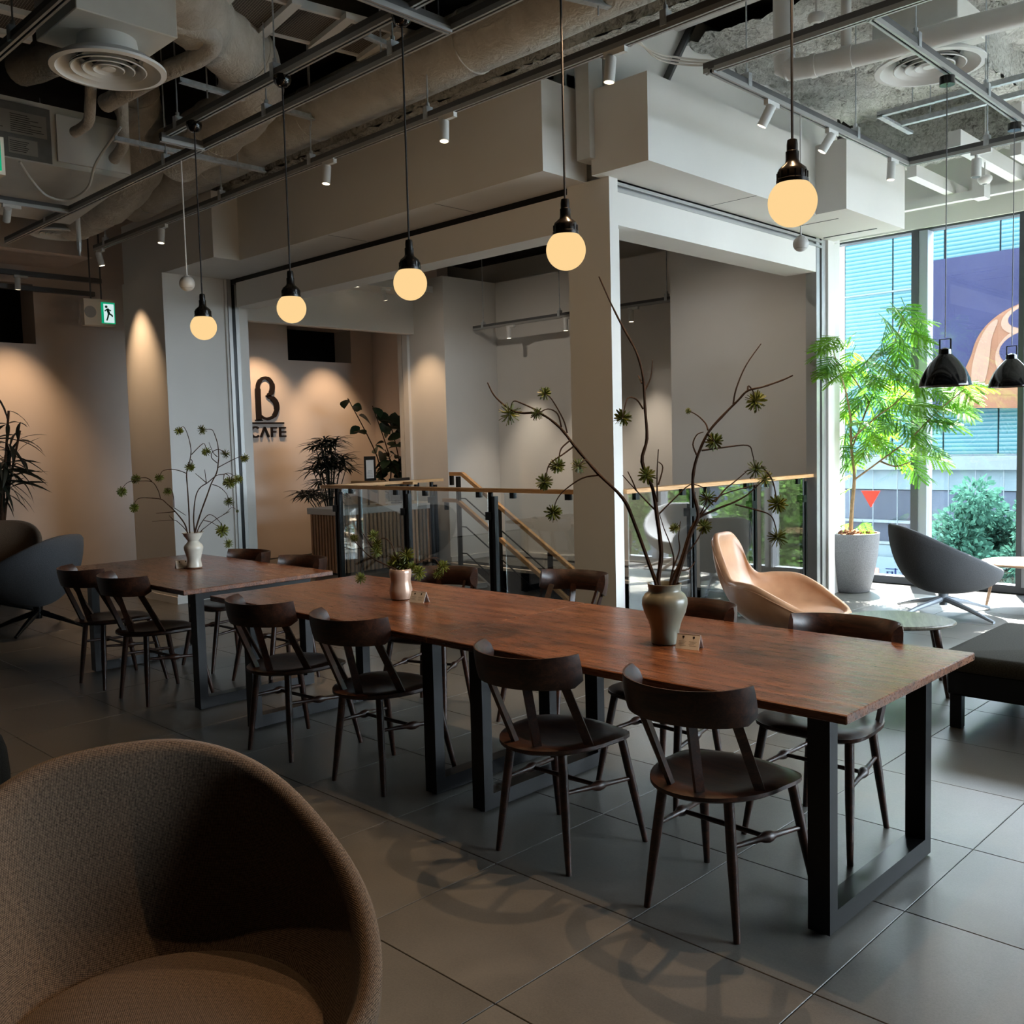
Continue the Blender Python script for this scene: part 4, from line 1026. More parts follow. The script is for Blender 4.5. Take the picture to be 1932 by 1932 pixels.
# detectors
def detector(loc, r, label):
    o = empty('smoke_detector', loc, 0, label, 'detector', 'ceiling detectors')
    m = MB(); m.lathe([(r * .4, -.05), (r * .7, -.045), (r, -.02), (r, 0), (r * .9, .01)], 24); m.build('body', 'white_metal', o, True)
    m = MB(); m.lathe([(r * .2, -.056), (r * .35, -.05), (.01, -.048)], 16); m.build('sensor_cap', 'rail_grey', o, True)
    m = MB(); m.cyl((0, 0, .01), (0, 0, 4.45 - loc[2]), .006, n=6); m.build('stem', 'white_metal', o)
detector(tuple(on_z(1540, 30, 4.0)), .05, 'white smoke detector near the top edge above the pipe elbow')
detector(tuple(on_z(1858, 335, 3.5)), .055, 'white dome detector near the window header')
# hanging sensor balls
def ball(x, y, zt, zb, r, label):
    o = empty('hanging_sensor', (x, y, zt), 0, label, 'sensor', 'white hanging ball sensors')
    m = MB(); m.cyl((0, 0, 0), (0, 0, zb - zt + r), .005, n=8); m.build('rod', 'white_metal', o)
    m = MB(); m.sphere((0, 0, zb - zt), r, 24, 16); m.build('ball', 'sensor_white', o, True)
    m = MB(); m.lathe([(r * .35, zb - zt + r * .9), (r * .4, zb - zt + r * 1.02), (.006, zb - zt + r * 1.1)], 16); m.build('neck', 'sensor_white', o, True)
    m = MB(); m.lathe([(r * .80, zb - zt - r * .62), (r * .805, zb - zt - r * .60), (r * .8, zb - zt - r * .58)], 24, cap0=False, cap1=False); m.build('seam', 'rail_grey', o, True)
p = on_y(353, 535, 3.2); ball(p.x, 3.2, 3.45, p.z, .052, 'white ball sensor on a rod left of the farthest globe')
p = on_x(1511, 460, -2.9); ball(-2.9, p.y, 3.45, p.z, .048, 'white ball sensor on a rod below the largest globe')
# sprinkler drop
sp_ = empty('sprinkler', tuple(on_z(150, 470, 3.28)), 0, 'white sprinkler drop with brass tip near the left column', 'sprinkler')
m = MB(); m.cyl((0, 0, .06), (0, 0, .8), .02, n=12); m.build('pipe_drop', 'white_metal', sp_, True)
m = MB(); m.lathe([(.006, -.06), (.012, -.055), (.008, -.03), (.018, -.01), (.022, .06)], 14); m.build('nozzle', 'galvanised', sp_, True)
# exit signs
def exit_sign(loc, w_, h_, label, man=True, rods=True):
    o = empty('exit_sign', loc, 0, label, 'exit sign', 'green emergency exit signs')
    m = MB(); m.box(-.09, 0, -w_ / 2, w_ / 2, -h_ / 2, h_ / 2); m.build('case', 'sign_case', o)
    s = h_ * .40
    y0 = .02 if man else -w_ / 2 + .03
    y1 = y0 + s * 1.3 if man else w_ / 2 - .02
    m = MB(); m.box(0, .006, y0, y1, -s, s); pn = m.build('panel', 'sign_glow_green', o)
    k = (y1 - y0) * .16
    m = MB(); m.box(.006, .008, y0 + k, y1 - k * .5, -s * .92, s * .86); wp_ = m.build('doorway', 'sign_white', pn)
    cy_ = (y0 + y1) / 2
    m = MB(); m.sphere((.011, cy_ - .02 * s / .1, s * .58), s * .13, 10, 8)
    def limb(a, b, c): m.bar((.010, cy_ + a[0] * s, a[1] * s), (.010, cy_ + b[0] * s, b[1] * s), c * s, .003, (1, 0, 0))
    limb((-.1, .42), (.05, -.08), .24); limb((.05, -.05), (.36, -.22), .15); limb((.36, -.2), (.34, -.34), .12); limb((0, -.08), (-.08, -.42), .14); limb((-.08, -.42), (-.2, -.72), .13)
    limb((-.08, .4), (.24, .22), .1); limb((-.12, .36), (-.36, .16), .1)
    if man: m.build('running_figure', 'sign_green', pn)
    else:
        m = MB(); m.box(.008, .010, y1 - .10, y1 - .015, -.02, .0); m.box(.008, .010, y1 - .05, y1 - .012, -.085, -.045); m.build('green_mark', 'sign_green', pn)
    if man:
        m = MB(); m.cyl((0.0, -w_ * .3, 0), (.006, -w_ * .3, 0), h_ * .22, n=22); m.build('speaker_disc', 'label_grey', o)
    if rods:
        for yy in (-w_ * .2, w_ * .15):
            m = MB(); m.cyl((-.045, yy, h_ / 2), (-.045, yy, 4.5 - loc[2]), .008, n=6); m.build('hanger_rod', 'rail_grey', o)
exit_sign((-10.0, 4.19, 2.945), .31, .27, 'green running figure exit sign hung beside the left column')
exit_sign((-5.62, 1.72, 3.1), .34, .2, 'lit exit sign cut off by the left edge of the photo', False)
# rails and pipes along the top of the back wall
for k, (z, x, lab) in enumerate(((3.42, -10.9, 'upper grey pipe along the back wall'), (3.3, -11.1, 'lower grey pipe along the back wall'))):
    o = empty('wall_pipe', (x, -1.0, z), 0, lab, 'pipe')
    m = MB(); m.box(-.03, .03, 0, 5.6, -.02, .03); m.build('channel', 'rail_grey', o)
    m = MB(); m.cyl((0, 2.0, .03), (0, 2.0, 1.0), .03, n=10); m.build('riser', 'rail_grey', o)
sh = spot((-10.9, 3.72, 3.402), (-11.5, 3.85, 1.2), 'y', 62, 'white spotlight on the pipe along the back wall', size=66, blend=1.0)
# hanging track inside the stairwell
tw = track('x', -9.03, -5.75, 8.6, 2.955, 'lighting track hung inside the stairwell', [-8.85, -7.55, -6.02])
for x, l in ((-8.4, 'left white spotlight in the stairwell'), (-7.46, 'middle white spotlight in the stairwell beside the pier'), (-6.5, 'right white spotlight in the stairwell')):
    spot((x, 8.6, 2.955), (x, 8.68, 0), 'x', 48, l, size=62, drop=.05, L=.14, color=(1, .84, .66))
# fan coil box in the stairwell ceiling
fb = empty('fan_coil', (-7.1, 7.0, 3.55), 0, 'white fan coil box in the dark stairwell ceiling', 'air conditioner')
m = MB(); m.box(-.35, .45, -.25, .25, 0, .35); m.build('casing', 'white_box', fb)
m = MB(); m.box(.45, 1.2, -.2, .2, .02, .3); m.build('plenum', 'unit_grey', fb)
m = MB(); m.box(-.45, -.35, -.3, .3, -.03, .38); m.build('end_flange', 'white_box', fb)
# wiring loom at the top of the bright soffit
for k in range(3):
    tube_thing('power_cable', [on_z(1195 + 5 * k, 75, 3.6), on_z(1240, 100 + 5 * k, 3.58), on_z(1290, 110 + 6 * k, 3.58), on_z(1350, 115 + 4 * k, 3.56)], .006, 'cable_white', ('upper', 'middle', 'lower')[k] + ' white cable slung between the long track and the bright track', 'cable', 'white cables above the bright soffit', 6, 5)
# recessed downlight under the header
dl = empty('downlight', tuple(on_z(672, 541, 3.418)), 0, 'small recessed downlight behind the near lintel', 'downlight')
m = MB(); m.lathe([(.05, 0), (.045, -.006), (.035, 0)], 20, cap0=False, cap1=False); m.build('ring', 'white_metal', dl, True)
m = MB(); m.lathe([(.035, .001), (.003, .0015)], 16); m.build('lens', 'spot_glow', dl)

# nook spotlights hidden behind the header
track('y', 6.3, 8.5, -10.7, 3.4, 'lighting track hidden inside the cafe nook', [6.5, 8.3])
spot((-10.7, 6.75, 3.4), (-11.5, 6.95, 1.8), 'y', 60, 'white spotlight in the nook washing the wall logo', size=62)
spot((-10.7, 7.9, 3.4), (-11.5, 8.0, 1.4), 'y', 60, 'white spotlight in the nook washing the wall behind the shrub', size=62)
spot((-9.35, 7.4, 3.422), (-9.4, 8.12, 1.4), 'y', 40, 'white spotlight washing the stair wall beside the nook', size=62)
spot((-5.0, 6.2, 3.955), (-4.9, 7.6, 0.8), 'x', 34, 'unseen white spotlight added in the stairwell to brighten the grey stair wall', size=100, color=(1, .88, .74))  # extra head out of view, added to lift the dark stairwell wall
spot((-7.6, 6.2, 3.955), (-8.2, 8.6, 1.0), 'x', 34, 'unseen white spotlight added in the stairwell to brighten the landing', size=100, color=(1, .88, .74))  # second added head out of view, fill light for the landing
# ================================================================== RAILINGS
def railing(axis, a0, a1, pos, posts, label, panels, rail_mat, ztop=1.15):
    o = empty('glass_railing', (0, 0, 0), 0, label, 'railing', 'glass and oak stair railings')
    def bx(m, t0, t1, s0, s1, z0, z1):
        if axis == 'x': m.box(t0, t1, pos + s0, pos + s1, z0, z1)
        else: m.box(pos + s0, pos + s1, t0, t1, z0, z1)
    def P(t, s, z): return (t, pos + s, z) if axis == 'x' else (pos + s, t, z)
    m = MB(); bx(m, a0, a1, -.04, .04, ztop - .028, ztop); m.build('handrail', rail_mat, o)
    for t in posts:
        m = MB(); m.cyl(P(t, 0, 0), P(t, 0, ztop - .03), .021, n=16); po = m.build('post', 'black_metal', o, True)
        m = MB(); bx(m, t + .03, t + .06, -.02, .02, 0.0, ztop - .06); m.build('flat_bar', 'black_metal', po)
        m = MB(); bx(m, t - .032, t + .032, -.03, .03, ztop - .24, ztop - .18); m.build('clamp', 'black_metal', po)
        m = MB(); m.cyl(P(t, 0, -.005), P(t, 0, .008), .045, n=16); m.build('foot_plate', 'black_metal', po)
    for (t0, t1) in panels:
        m = MB(); bx(m, t0, t1, .028, .038, .06, ztop - .035); m.build('glass_panel', 'rail_glass', o)
        for f in (.12, .88):
            t = t0 + (t1 - t0) * f; m = MB(); bx(m, t - .022, t + .022, .018, .05, ztop - .075, ztop - .028); m.build('glass_clip', 'black_metal', o)
    return o
railing('x', -7.36, -4.31, 5.06, [-7.17, -6.2, -5.18], 'glass railing with oak top along the near side of the stairs', [(-7.1, -6.26), (-6.08, -5.24), (-5.06, -4.34)], 'oak')
railing('y', 5.1, 6.45, -7.32, [6.32], 'short return railing at the left end of the stair opening', [(5.2, 6.22)], 'oak_y')
railing('y', 5.2, 7.92, -4.03, [6.01, 6.9, 7.76], 'glass railing with oak top along the window side of the stairs', [(5.22, 5.96), (6.1, 6.86), (7.0, 7.7)], 'oak_y')
r3 = empty('handrail', (-8.13, 5.95, 1.14), 0, 'oak rail behind the return railing', 'handrail')
m = MB(); m.box(0, 1.0, -.03, .03, -.025, .0); m.build('oak_top', 'oak', r3)
m = MB(); m.cyl((.1, 0, -.025), (.1, 0, -1.14), .02, n=12); m.build('post', 'black_metal', r3)
m = MB(); m.cyl((.9, 0, -.025), (.9, 0, -1.14), .02, n=12); m.build('post', 'black_metal', r3)
# stair balustrade
sb = empty('stair_balustrade', (0, 0, 0), 0, 'stair balustrade with two oak handrails and thin black rods', 'railing')
Y0 = 7.95
def run(pts, w_, h_, name, mat):
    m = MB()
    for a, b in zip(pts, pts[1:]): m.bar((a[0], Y0, a[1]), (b[0], Y0, b[1]), w_, h_, (0, 0, 1))
    return m.build(name, mat, sb)
sl = -.6
run([(-8.84, 1.13), (-8.62, 1.13), (-6.2, 1.13 + sl * 2.42)], .05, .045, 'handrail', 'oak')
run([(-8.98, .80), (-8.72, .80), (-6.2, .80 + sl * 2.52)], .05, .045, 'handrail', 'oak')
for dz in (.80, .45, .12):
    run([(-8.66, dz + .03), (-8.58, dz + .03), (-6.1, dz + .03 + sl * 2.48)], .012, .012, 'rod', 'black_metal')
for x, z1, z0 in ((-8.70, 1.1, 0), (-7.2, .25, -.9), (-8.0, .74, -.45)):
    m = MB(); m.box(x - .022, x + .022, Y0 - .022, Y0 + .022, z0, z1); m.build('post', 'black_metal', sb)
m = MB(); m.box(-8.84, -8.80, Y0 - .02, Y0 + .02, .99, 1.11); m.build('rail_bracket', 'black_metal', sb)
m = MB(); m.box(-8.95, -8.91, Y0 - .02, Y0 + .02, .68, .78); m.build('rail_bracket', 'black_metal', sb)

# ================================================================== CAFE NOOK
ct = empty('counter', (-9.17, 6.5, 0), 0, 'slatted wooden cafe counter with white top behind the railing', 'counter')
m = MB(); m.box(-.60, .0, 0, 1.5, .02, .70); m.build('body', 'logo_dark', ct)
m = MB(); m.bbox(-.63, .03, -.03, 1.53, .70, .775, .004); m.build('worktop', 'paper', ct)
sl_me = None
for k in range(25):
    y = .03 + .059 * k
    if sl_me is None:
        m = MB(); m.bbox(.0, .018, -.019, .019, .02, .70, .004); o = m.build('slat', 'slat_wood', ct); sl_me = o.data; o.location = (0, y, 0)
    else: mesh_obj('slat', sl_me, ct, (0, y, 0))
for k in range(10): mesh_obj('slat', sl_me, ct, (-.03 - .059 * k, 0, 0), (0, 0, R(-90)))
# register screen and menu stand on the counter
rg = empty('register', (-9.35, 7.55, .775), R(10), 'dark register screen on the counter seen from behind', 'register')
m = MB(); m.bbox(-.012, .012, -.19, .19, .05, .32, .006); m.build('screen', 'screen_dark', rg)
m = MB(); m.box(-.10, -.02, -.06, .06, 0, .02); m.bar((-.06, 0, .01), (-.01, 0, .15), .05, .02); m.build('stand', 'black_metal', rg)
tl = empty('wooden_stand', (-9.3, 7.22, .775), 0, 'tan wooden board standing on the counter', 'stand')
m = MB(); m.box(-.01, .01, -.05, .05, .01, .30); m.build('board', 'oak', tl)
m = MB(); m.box(-.06, .06, -.05, .05, 0, .012); m.build('foot', 'oak', tl)
ms = empty('notice_frame', (-9.45, 7.15, .775), 0, 'black framed white notice standing above the counter', 'sign')
m = MB(); m.box(-.02, -.008, -.05, .12, .30, .60); m.build('frame', 'black_metal', ms)
m = MB(); m.box(-.008, -.004, -.03, .085, .33, .555); pg = m.build('sheet', 'paper', ms)
m = MB()
for k in range(5): m.box(-.004, -.003, -.005 - .004 * k, .055 + .004 * k, .42 - .018 * k, .426 - .018 * k)
m.build('print', 'label_grey', pg)
m = MB(); m.cyl((-.014, 0, 0), (-.014, 0, .31), .012, n=10); m.build('stem', 'black_metal', ms)

# wall logo (beta sign, bar, CAFE)
lg = empty('wall_logo', (XW, 6.84, 1.66), 0, 'dark raised logo of a beta letter, a bar and CAFE on the back wall', 'logo')
def ribbon(pts, ws, name, close=False):
    sp = [Vector((0, p[0], p[1])) for p in pts]; m = MB(); L_, R_ = [], []
    for i, p in enumerate(sp):
        t = (sp[min(i + 1, len(sp) - 1)] - sp[max(i - 1, 0)]).normalized(); n_ = Vector((0, -t.z, t.y)); w2 = ws[min(i, len(ws) - 1)] / 2
        L_.append(p + n_ * w2); R_.append(p - n_ * w2)
    rs = [[(0.03, l.y, l.z), (0.03, r_.y, r_.z), (0.002, r_.y, r_.z), (0.002, l.y, l.z)] for l, r_ in zip(L_, R_)]
    m.rings(rs, True, True); return m.build(name, 'logo_dark', lg)
def sm2(pts, k=6): return [(v.x, v.y) for v in smooth_path([(a, b, 0) for a, b in pts], k)]
bz = .22   # bottom of the beta
up = sm2([(.045, bz), (.045, bz + .2), (.045, bz + .40), (.06, bz + .50), (.12, bz + .57), (.20, bz + .575), (.26, bz + .52), (.27, bz + .44), (.24, bz + .37), (.17, bz + .335)])
ribbon(up, [.075] * 14 + [.055] * 8 + [.04] * 8 + [.05] * 8 + [.07] * 10 + [.05] * 4 + [.018], 'letter')
lo_ = sm2([(.17, bz + .335), (.25, bz + .31), (.315, bz + .25), (.325, bz + .16), (.28, bz + .07), (.20, bz + .03), (.13, bz + .035), (.08, bz + .065)])
ribbon(lo_, [.018] * 3 + [.05] * 4 + [.075] * 12 + [.06] * 6 + [.04] * 8 + [.03] * 20, 'letter')
ribbon([(-.01, bz + .008), (.10, bz + .008)], [.016], 'letter')
ribbon([(-.10, .19), (.43, .19)], [.022], 'bar')
h = .135
c_ = [(-.015 + .065 * math.cos(a), .07 + .068 * math.sin(a)) for a in [R(45 + 270 * k / 16) for k in range(17)]]
ribbon(c_, [.022], 'letter')
ribbon([(.065, .0), (.125, h), ], [.024], 'letter'); ribbon([(.125, h), (.185, .0)], [.024], 'letter')
ribbon([(.235, 0), (.235, h)], [.024], 'letter'); ribbon([(.235, h - .01), (.315, h - .01)], [.022], 'letter'); ribbon([(.235, h * .52), (.30, h * .52)], [.022], 'letter')
ribbon([(.365, 0), (.365, h)], [.024], 'letter')
for q in (.01, h * .5, h - .01): ribbon([(.365, q), (.455, q)], [.022], 'letter')

# ================================================================== INDOOR PLANTS
def leaf_mesh(name, mat, L, W_, fold=.15, droop=.2, n=5, tipw=0.02):
    m = MB()
    for i in range(n + 1):
        t = i / n; w_ = W_ * (math.sin(PI * min(1, t * .96 + .04)) ** .8) + (tipw * W_ if i == n else 0)
        z = -droop * L * t * t
        m.v += [(L * t, -w_ / 2, z + fold * w_), (L * t, 0, z), (L * t, w_ / 2, z + fold * w_)]
    for i in range(n):
        a = i * 3; m.f += [(a, a + 1, a + 4, a + 3), (a + 1, a + 2, a + 5, a + 4)]
    o = m.build(name, mat, None, True); me = o.data; bpy.data.objects.remove(o); return me
def aim_rot(d, roll=0.0):
    d = Vector(d).normalized(); q = d.to_track_quat('X', 'Z'); e = q.to_matrix() @ Matrix.Rotation(roll, 3, 'X'); return e.to_euler()
def pot_plain(o, r, h_, mat):
    m = MB(); m.lathe([(r * .7, 0), (r * .74, .01), (r, h_), (r * .92, h_), (r * .88, h_ - .05), (.01, h_ - .05)], 28); m.build('pot', mat, o, True)
# fiddle-like shrub
fg = empty('potted_shrub', (-10.55, 8.3, 0), 0, 'tall dark leafy shrub in the cafe nook right of the logo', 'plant')
pot_plain(fg, .18, .35, 'black_metal')
LF = leaf_mesh('leaf', 'leaf_dark', .19, .14)
rr = random.Random(11)
for k, tip in enumerate(((0.0, -.62, 2.15), (.05, -.25, 2.05), (-.05, .1, 1.9), (.1, -.1, 1.45), (0, .12, 1.3))):
    a = Vector((0, 0, .3)); b = Vector(tip); mid = a.lerp(b, .55) + Vector((rr.uniform(-.08, .08), .18, .05))
    sp = smooth_path([a, a.lerp(mid, .5), mid, b], 6)
    m = MB(); m.tube(sp, [.014 * (1 - .6 * i / (len(sp) - 1)) for i in range(len(sp))], 6); m.build('stem', 'bark', fg, True)
    for j in range(20):
        t = .3 + .7 * j / 19; p = sp[min(len(sp) - 1, int(t * (len(sp) - 1)))]
        d = Vector((rr.uniform(-.6, 1), rr.uniform(-1, 1), rr.uniform(-.5, .7))); s = rr.uniform(.75, 1.25)
        mesh_obj('leaf', LF, fg, p + d.normalized() * .05, aim_rot(d, rr.uniform(-1, 1)), (s, s, s))
# umbrella-palm
pm = empty('potted_palm', (-10.2, 7.1, 0), 0, 'dark umbrella palm with thin radiating leaves beside the counter', 'plant')
pot_plain(pm, .16, .32, 'black_metal')
LT = leaf_mesh('leaflet', 'leaf_black', .25, .03, .2, .28, 3)
rr = random.Random(4)
for k in range(34):
    a = rr.uniform(0, 2 * PI); h_ = rr.uniform(.85, 1.62); ra = rr.uniform(.05, .42) * (1.4 - h_ * .5)
    tip = Vector((ra * math.cos(a) * .7, ra * math.sin(a), h_))
    sp = smooth_path([(0, 0, .25), (tip.x * .3, tip.y * .3, h_ * .6), tip], 4)
    m = MB(); m.tube(sp, .006, 5); st_ = m.build('stalk', 'leaf_black', pm, True)
    for j in range(17):
        b = 2 * PI * j / 17 + rr.uniform(-.15, .15)
        mesh_obj('leaflet', LT, st_, tip, aim_rot((math.cos(b), math.sin(b), rr.uniform(-.25, .5)), 0), (1, 1, 1))
# plant at the left edge
lp_ = empty('potted_plant', (-10.6, 3.3, 0), 0, 'dark narrow leaved plant at the left edge against the lit wall', 'plant')
pot_plain(lp_, .2, .4, 'black_metal')
LN = leaf_mesh('leaf', 'leaf_black', .36, .045, .15, .38, 5)
rr = random.Random(9)
for k, tip in enumerate(((.1, .12, 1.95), (.0, .25, 1.75), (.1, -.1, 1.7), (.15, .05, 1.5))):
    sp = smooth_path([(0, 0, .35), (tip[0] * .3, tip[1] * .3, 1.0), tip], 5)
    m = MB(); m.tube(sp, .012, 6); m.build('stem', 'bark', lp_, True)
    for j in range(22):
        t = .65 + .35 * j / 21; p = sp[min(len(sp) - 1, int(t * (len(sp) - 1)))]
        d = Vector((rr.uniform(-.6, .8), rr.uniform(-.8, 1.1), rr.uniform(-.55, .45))); s = rr.uniform(.8, 1.3)
        mesh_obj('leaf', LN, lp_, p, aim_rot(d, rr.uniform(-.6, .6)), (s, s, s))

# window tree in concrete pot
TP = Vector((-4.02, 8.72, 0))
tr = empty('potted_tree', TP, 0, 'bright feathery leaved tree in a tall concrete pot by the window', 'plant')
m = MB(); m.lathe([(.155, 0), (.165, .008), (.20, .15), (.235, .35), (.25, .52), (.252, .56), (.235, .56), (.228, .50), (.01, .50)], 36); m.build('pot', 'pot_concrete', tr, True)
m = MB(); m.lathe([(.232, .505), (.2, .535), (.1, .55), (.01, .555)], 28); m.build('soil', 'soil', tr, True)
rr = random.Random(21)
m = MB()
for k in range(46):
    a = rr.uniform(0, 2 * PI); r_ = rr.uniform(.03, .2); c0 = Vector((r_ * math.cos(a), r_ * math.sin(a), .55 + rr.uniform(0, .02)))
    m.tube([c0, c0 + Vector((rr.uniform(-.03, .03), rr.uniform(-.03, .03), rr.uniform(0, .015)))], .012, 5)
tag(m.build('bark_chips', 'soil', tr, True), kind='stuff')
def spray_mesh():
    m = MB(); rr = random.Random(2)
    # bipinnate spray along +X, unit length
    for s in range(5):
        for sd in (-1, 1):
            t0 = .25 + .17 * s; base = Vector((t0, 0, -.10 * t0 * t0)); ang = sd * (1.15 - .16 * s); L = .42 - .03 * abs(s - 2)
            d = Vector((math.cos(ang), math.sin(ang), -.18)); n_ = Vector((-math.sin(ang), math.cos(ang), 0))
            for k in range(9):
                t = (k + .7) / 9.5; p = base + d * L * t + Vector((0, 0, -.16 * L * t * t))
                for q in (-1, 1):
                    l = .105 * (1 - .45 * abs(t - .45)); e = p + (n_ * q * .9 + d * .5) * l + Vector((0, 0, -.03)); w_ = d * .028
                    b = len(m.v); m.v += [tuple(p), tuple(p.lerp(e, .5) + w_), tuple(e), tuple(p.lerp(e, .5) - w_)]; m.f.append((b, b + 1, b + 2, b + 3))
            m.tube([base, base + d * L], .006, 3, False)
    m.tube([(0, 0, 0), (.5, 0, -.025), (1, 0, -.1)], .008, 4, False)
    o = m.build('frond', 'leaf_bright', None); me = o.data; bpy.data.objects.remove(o); return me
SP = spray_mesh(); SP2 = SP.copy(); SP2.materials[0] = MATS['leaf_fresh']
def W3(px, py, dy=0.0): return on_y(px, py, TP.y + dy) - TP
limbs = [
 [(1605, 1000, 0), (1608, 950, 0), (1612, 900, 0), (1606, 840, 0), (1605, 780, .05)],
 [(1606, 850, 0), (1640, 760, .05), (1670, 690, .08), (1690, 640, .05), (1705, 595, .02)],
 [(1607, 800, 0), (1596, 740, -.35), (1580, 690, -.68), (1570, 650, -.8)],
 [(1612, 905, 0), (1660, 870, -.1), (1720, 825, -.15), (1770, 775, -.2), (1820, 735, -.2)],
 [(1606, 830, 0), (1650, 790, -.15), (1690, 760, -.2), (1720, 730, -.2)],
 [(1640, 760, .05), (1615, 720, .1), (1600, 700, .1)],
 [(1660, 870, -.1), (1690, 880, -.1), (1720, 870, -.15)],
]
twig_ends = []
for i, lm in enumerate(limbs):
    pts = [W3(a, b, c) for a, b, c in lm]; sp = smooth_path(pts, 5); r0 = .022 if i == 0 else .009
    m = MB(); m.tube(sp, [r0 * (1 - .55 * k / (len(sp) - 1)) for k in range(len(sp))], 8); m.build('trunk' if i == 0 else 'limb', 'trunk_light', tr, True)
fr = [(1700, 590), (1720, 600), (1680, 610), (1745, 615), (1690, 640), (1715, 650), (1665, 660), (1740, 660), (1640, 690), (1675, 690), (1705, 690), (1655, 720), (1690, 720), (1720, 710),
      (1570, 640), (1590, 650), (1555, 660), (1600, 680), (1580, 690), (1610, 690), (1560, 690), (1595, 720), (1620, 730), (1600, 760), (1640, 750), (1670, 760), (1700, 755), (1730, 745), (1750, 760), (1780, 740), (1810, 730), (1830, 720), (1800, 760), (1770, 790), (1740, 790), (1715, 800),
      (1620, 790), (1650, 800), (1680, 800), (1600, 820), (1640, 830), (1670, 840), (1700, 840), (1730, 840), (1750, 850), (1620, 850), (1650, 860), (1690, 870), (1720, 870), (1660, 890), (1640, 895), (1595, 850), (1590, 900), (1600, 930), (1590, 950), (1590, 985), (1610, 1000)]
fr += [(a + rr.uniform(-22, 22), b + rr.uniform(-16, 22)) for a, b in fr[:52]]
fr = [q for q in fr if not (1585 < q[0] < 1712 and 852 < q[1] < 1010)] + [(1592, 900), (1594, 925), (1590, 880), (1592, 990), (1632, 992), (1612, 998)]
for k, (a, b) in enumerate(fr):
    p = W3(a, b, rr.uniform(-.92, -.75) if a < 1589 else rr.uniform(0.0, .22) if a < 1622 else rr.uniform(-.28, .22)); cen = W3(1640, 740, 0)
    d = (p - cen); d = Vector((d.x * .8 + rr.uniform(-.25, .25), d.y + rr.uniform(-.35, .35), rr.uniform(-.75, .05) * .5)).normalized()
    s = rr.uniform(.27, .40) * (.55 if b > 870 else 1)
    mesh_obj('frond', SP if rr.random() < .62 else SP2, tr, p - d * s * .5, aim_rot(d, rr.uniform(-.7, .7)), (s, s * 1.0, s))
# red triangle on the glass
ta, tb_, tc_ = on_y(1625, 926, 9.452), on_y(1661, 926, 9.452), on_y(1643, 958, 9.452)
rt = tag(MB().prism([(ta.x, ta.z), (tb_.x, tb_.z), (tc_.x, tc_.z)], 'y', 9.449, 9.453).build('window_sticker', 'red_film'), 'red downward triangle sticker on the window pane', 'sticker')
# ================================================================== LOUNGE FURNITURE
def closed_path(pts, k):
    pts = [Vector(p) for p in pts]; n = len(pts); out = []
    for i in range(n):
        p0, p1, p2, p3 = pts[i - 1], pts[i], pts[(i + 1) % n], pts[(i + 2) % n]
        for j in range(k):
            t = j / k
            out.append(0.5 * ((2 * p1) + (p2 - p0) * t + (2 * p0 - 5 * p1 + 4 * p2 - p3) * t * t + (3 * p1 - p0 - 3 * p2 + p3) * t ** 3))
    return out
def mirror(pts):   # half rim from back (x=0) to front (x=0), right side given
    return [Vector(p) for p in pts] + [Vector((-p[0], p[1], p[2])) for p in reversed(pts[1:-1])]
def shell(parent, half, cb, zb, zi, mat, th=.035, M=14, k=6, a=1.0, b=1.0, ci=(0, 0), bead=.5):
    rim = closed_path(mirror(half), k); N_ = len(rim); rs = []
    c = Vector((cb[0], cb[1], 0)); ic = Vector((ci[0], ci[1], 0))
    def lay(r, z0, cen, v):
        s = math.sin(v * PI / 2) ** a; h = (1 - math.cos(v * PI / 2)) ** b
        return [(cen.x + (p.x - cen.x) * s, cen.y + (p.y - cen.y) * s, z0 + (p.z - z0) * h) for p in r]
    inner = []
    for p in rim:
        d = Vector((p.x - ic.x, p.y - ic.y, 0)); d = d.normalized() if d.length > 1e-5 else Vector((0, 1, 0))
        inner.append(Vector((p.x - d.x * th, p.y - d.y * th, p.z)))
    for i in range(M + 1): rs.append(lay(rim, zb, c, .03 + .97 * i / M))
    mid = [((p.x * .75 + q.x * .25), (p.y * .75 + q.y * .25), p.z + th * bead * .8) for p, q in zip(rim, inner)]
    mid2 = [((p.x * .3 + q.x * .7), (p.y * .3 + q.y * .7), p.z + th * bead * .8) for p, q in zip(rim, inner)]
    rs.append(mid); rs.append(mid2)
    for i in range(M + 1): rs.append(lay(inner, zi, ic, 1 - .97 * i / M))
    m = MB(); m.rings(rs, True, True)
    o = m.build('shell', mat, parent, True, 1.0)
    # continuous smooth shell
    for e in o.data.edges: e.use_edge_sharp = False
    return o
def star_base(o, n, L, h_, mat, rot=0.0, thick=.02):
    m = MB(); m.cyl((0, 0, h_ - .10), (0, 0, h_ + .04), .03, .045, 16); m.build('pivot', mat, o, True)
    for k in range(n):
        a = rot + 2 * PI * k / n; d = Vector((math.cos(a), math.sin(a), 0))
        m = MB(); m.tube([d * .02 + Vector((0, 0, h_ - .05)), d * L * .55 + Vector((0, 0, h_ * .42)), d * L + Vector((0, 0, .014))], [thick * 1.25, thick, thick * .6], 8); m.build('leg', mat, o, True)
FABRIC_RIM = [(0, -.37, .80), (.17, -.345, .785), (.30, -.24, .73), (.375, -.06, .64), (.385, .13, .55), (.31, .31, .47), (.16, .40, .43), (0, .42, .42)]
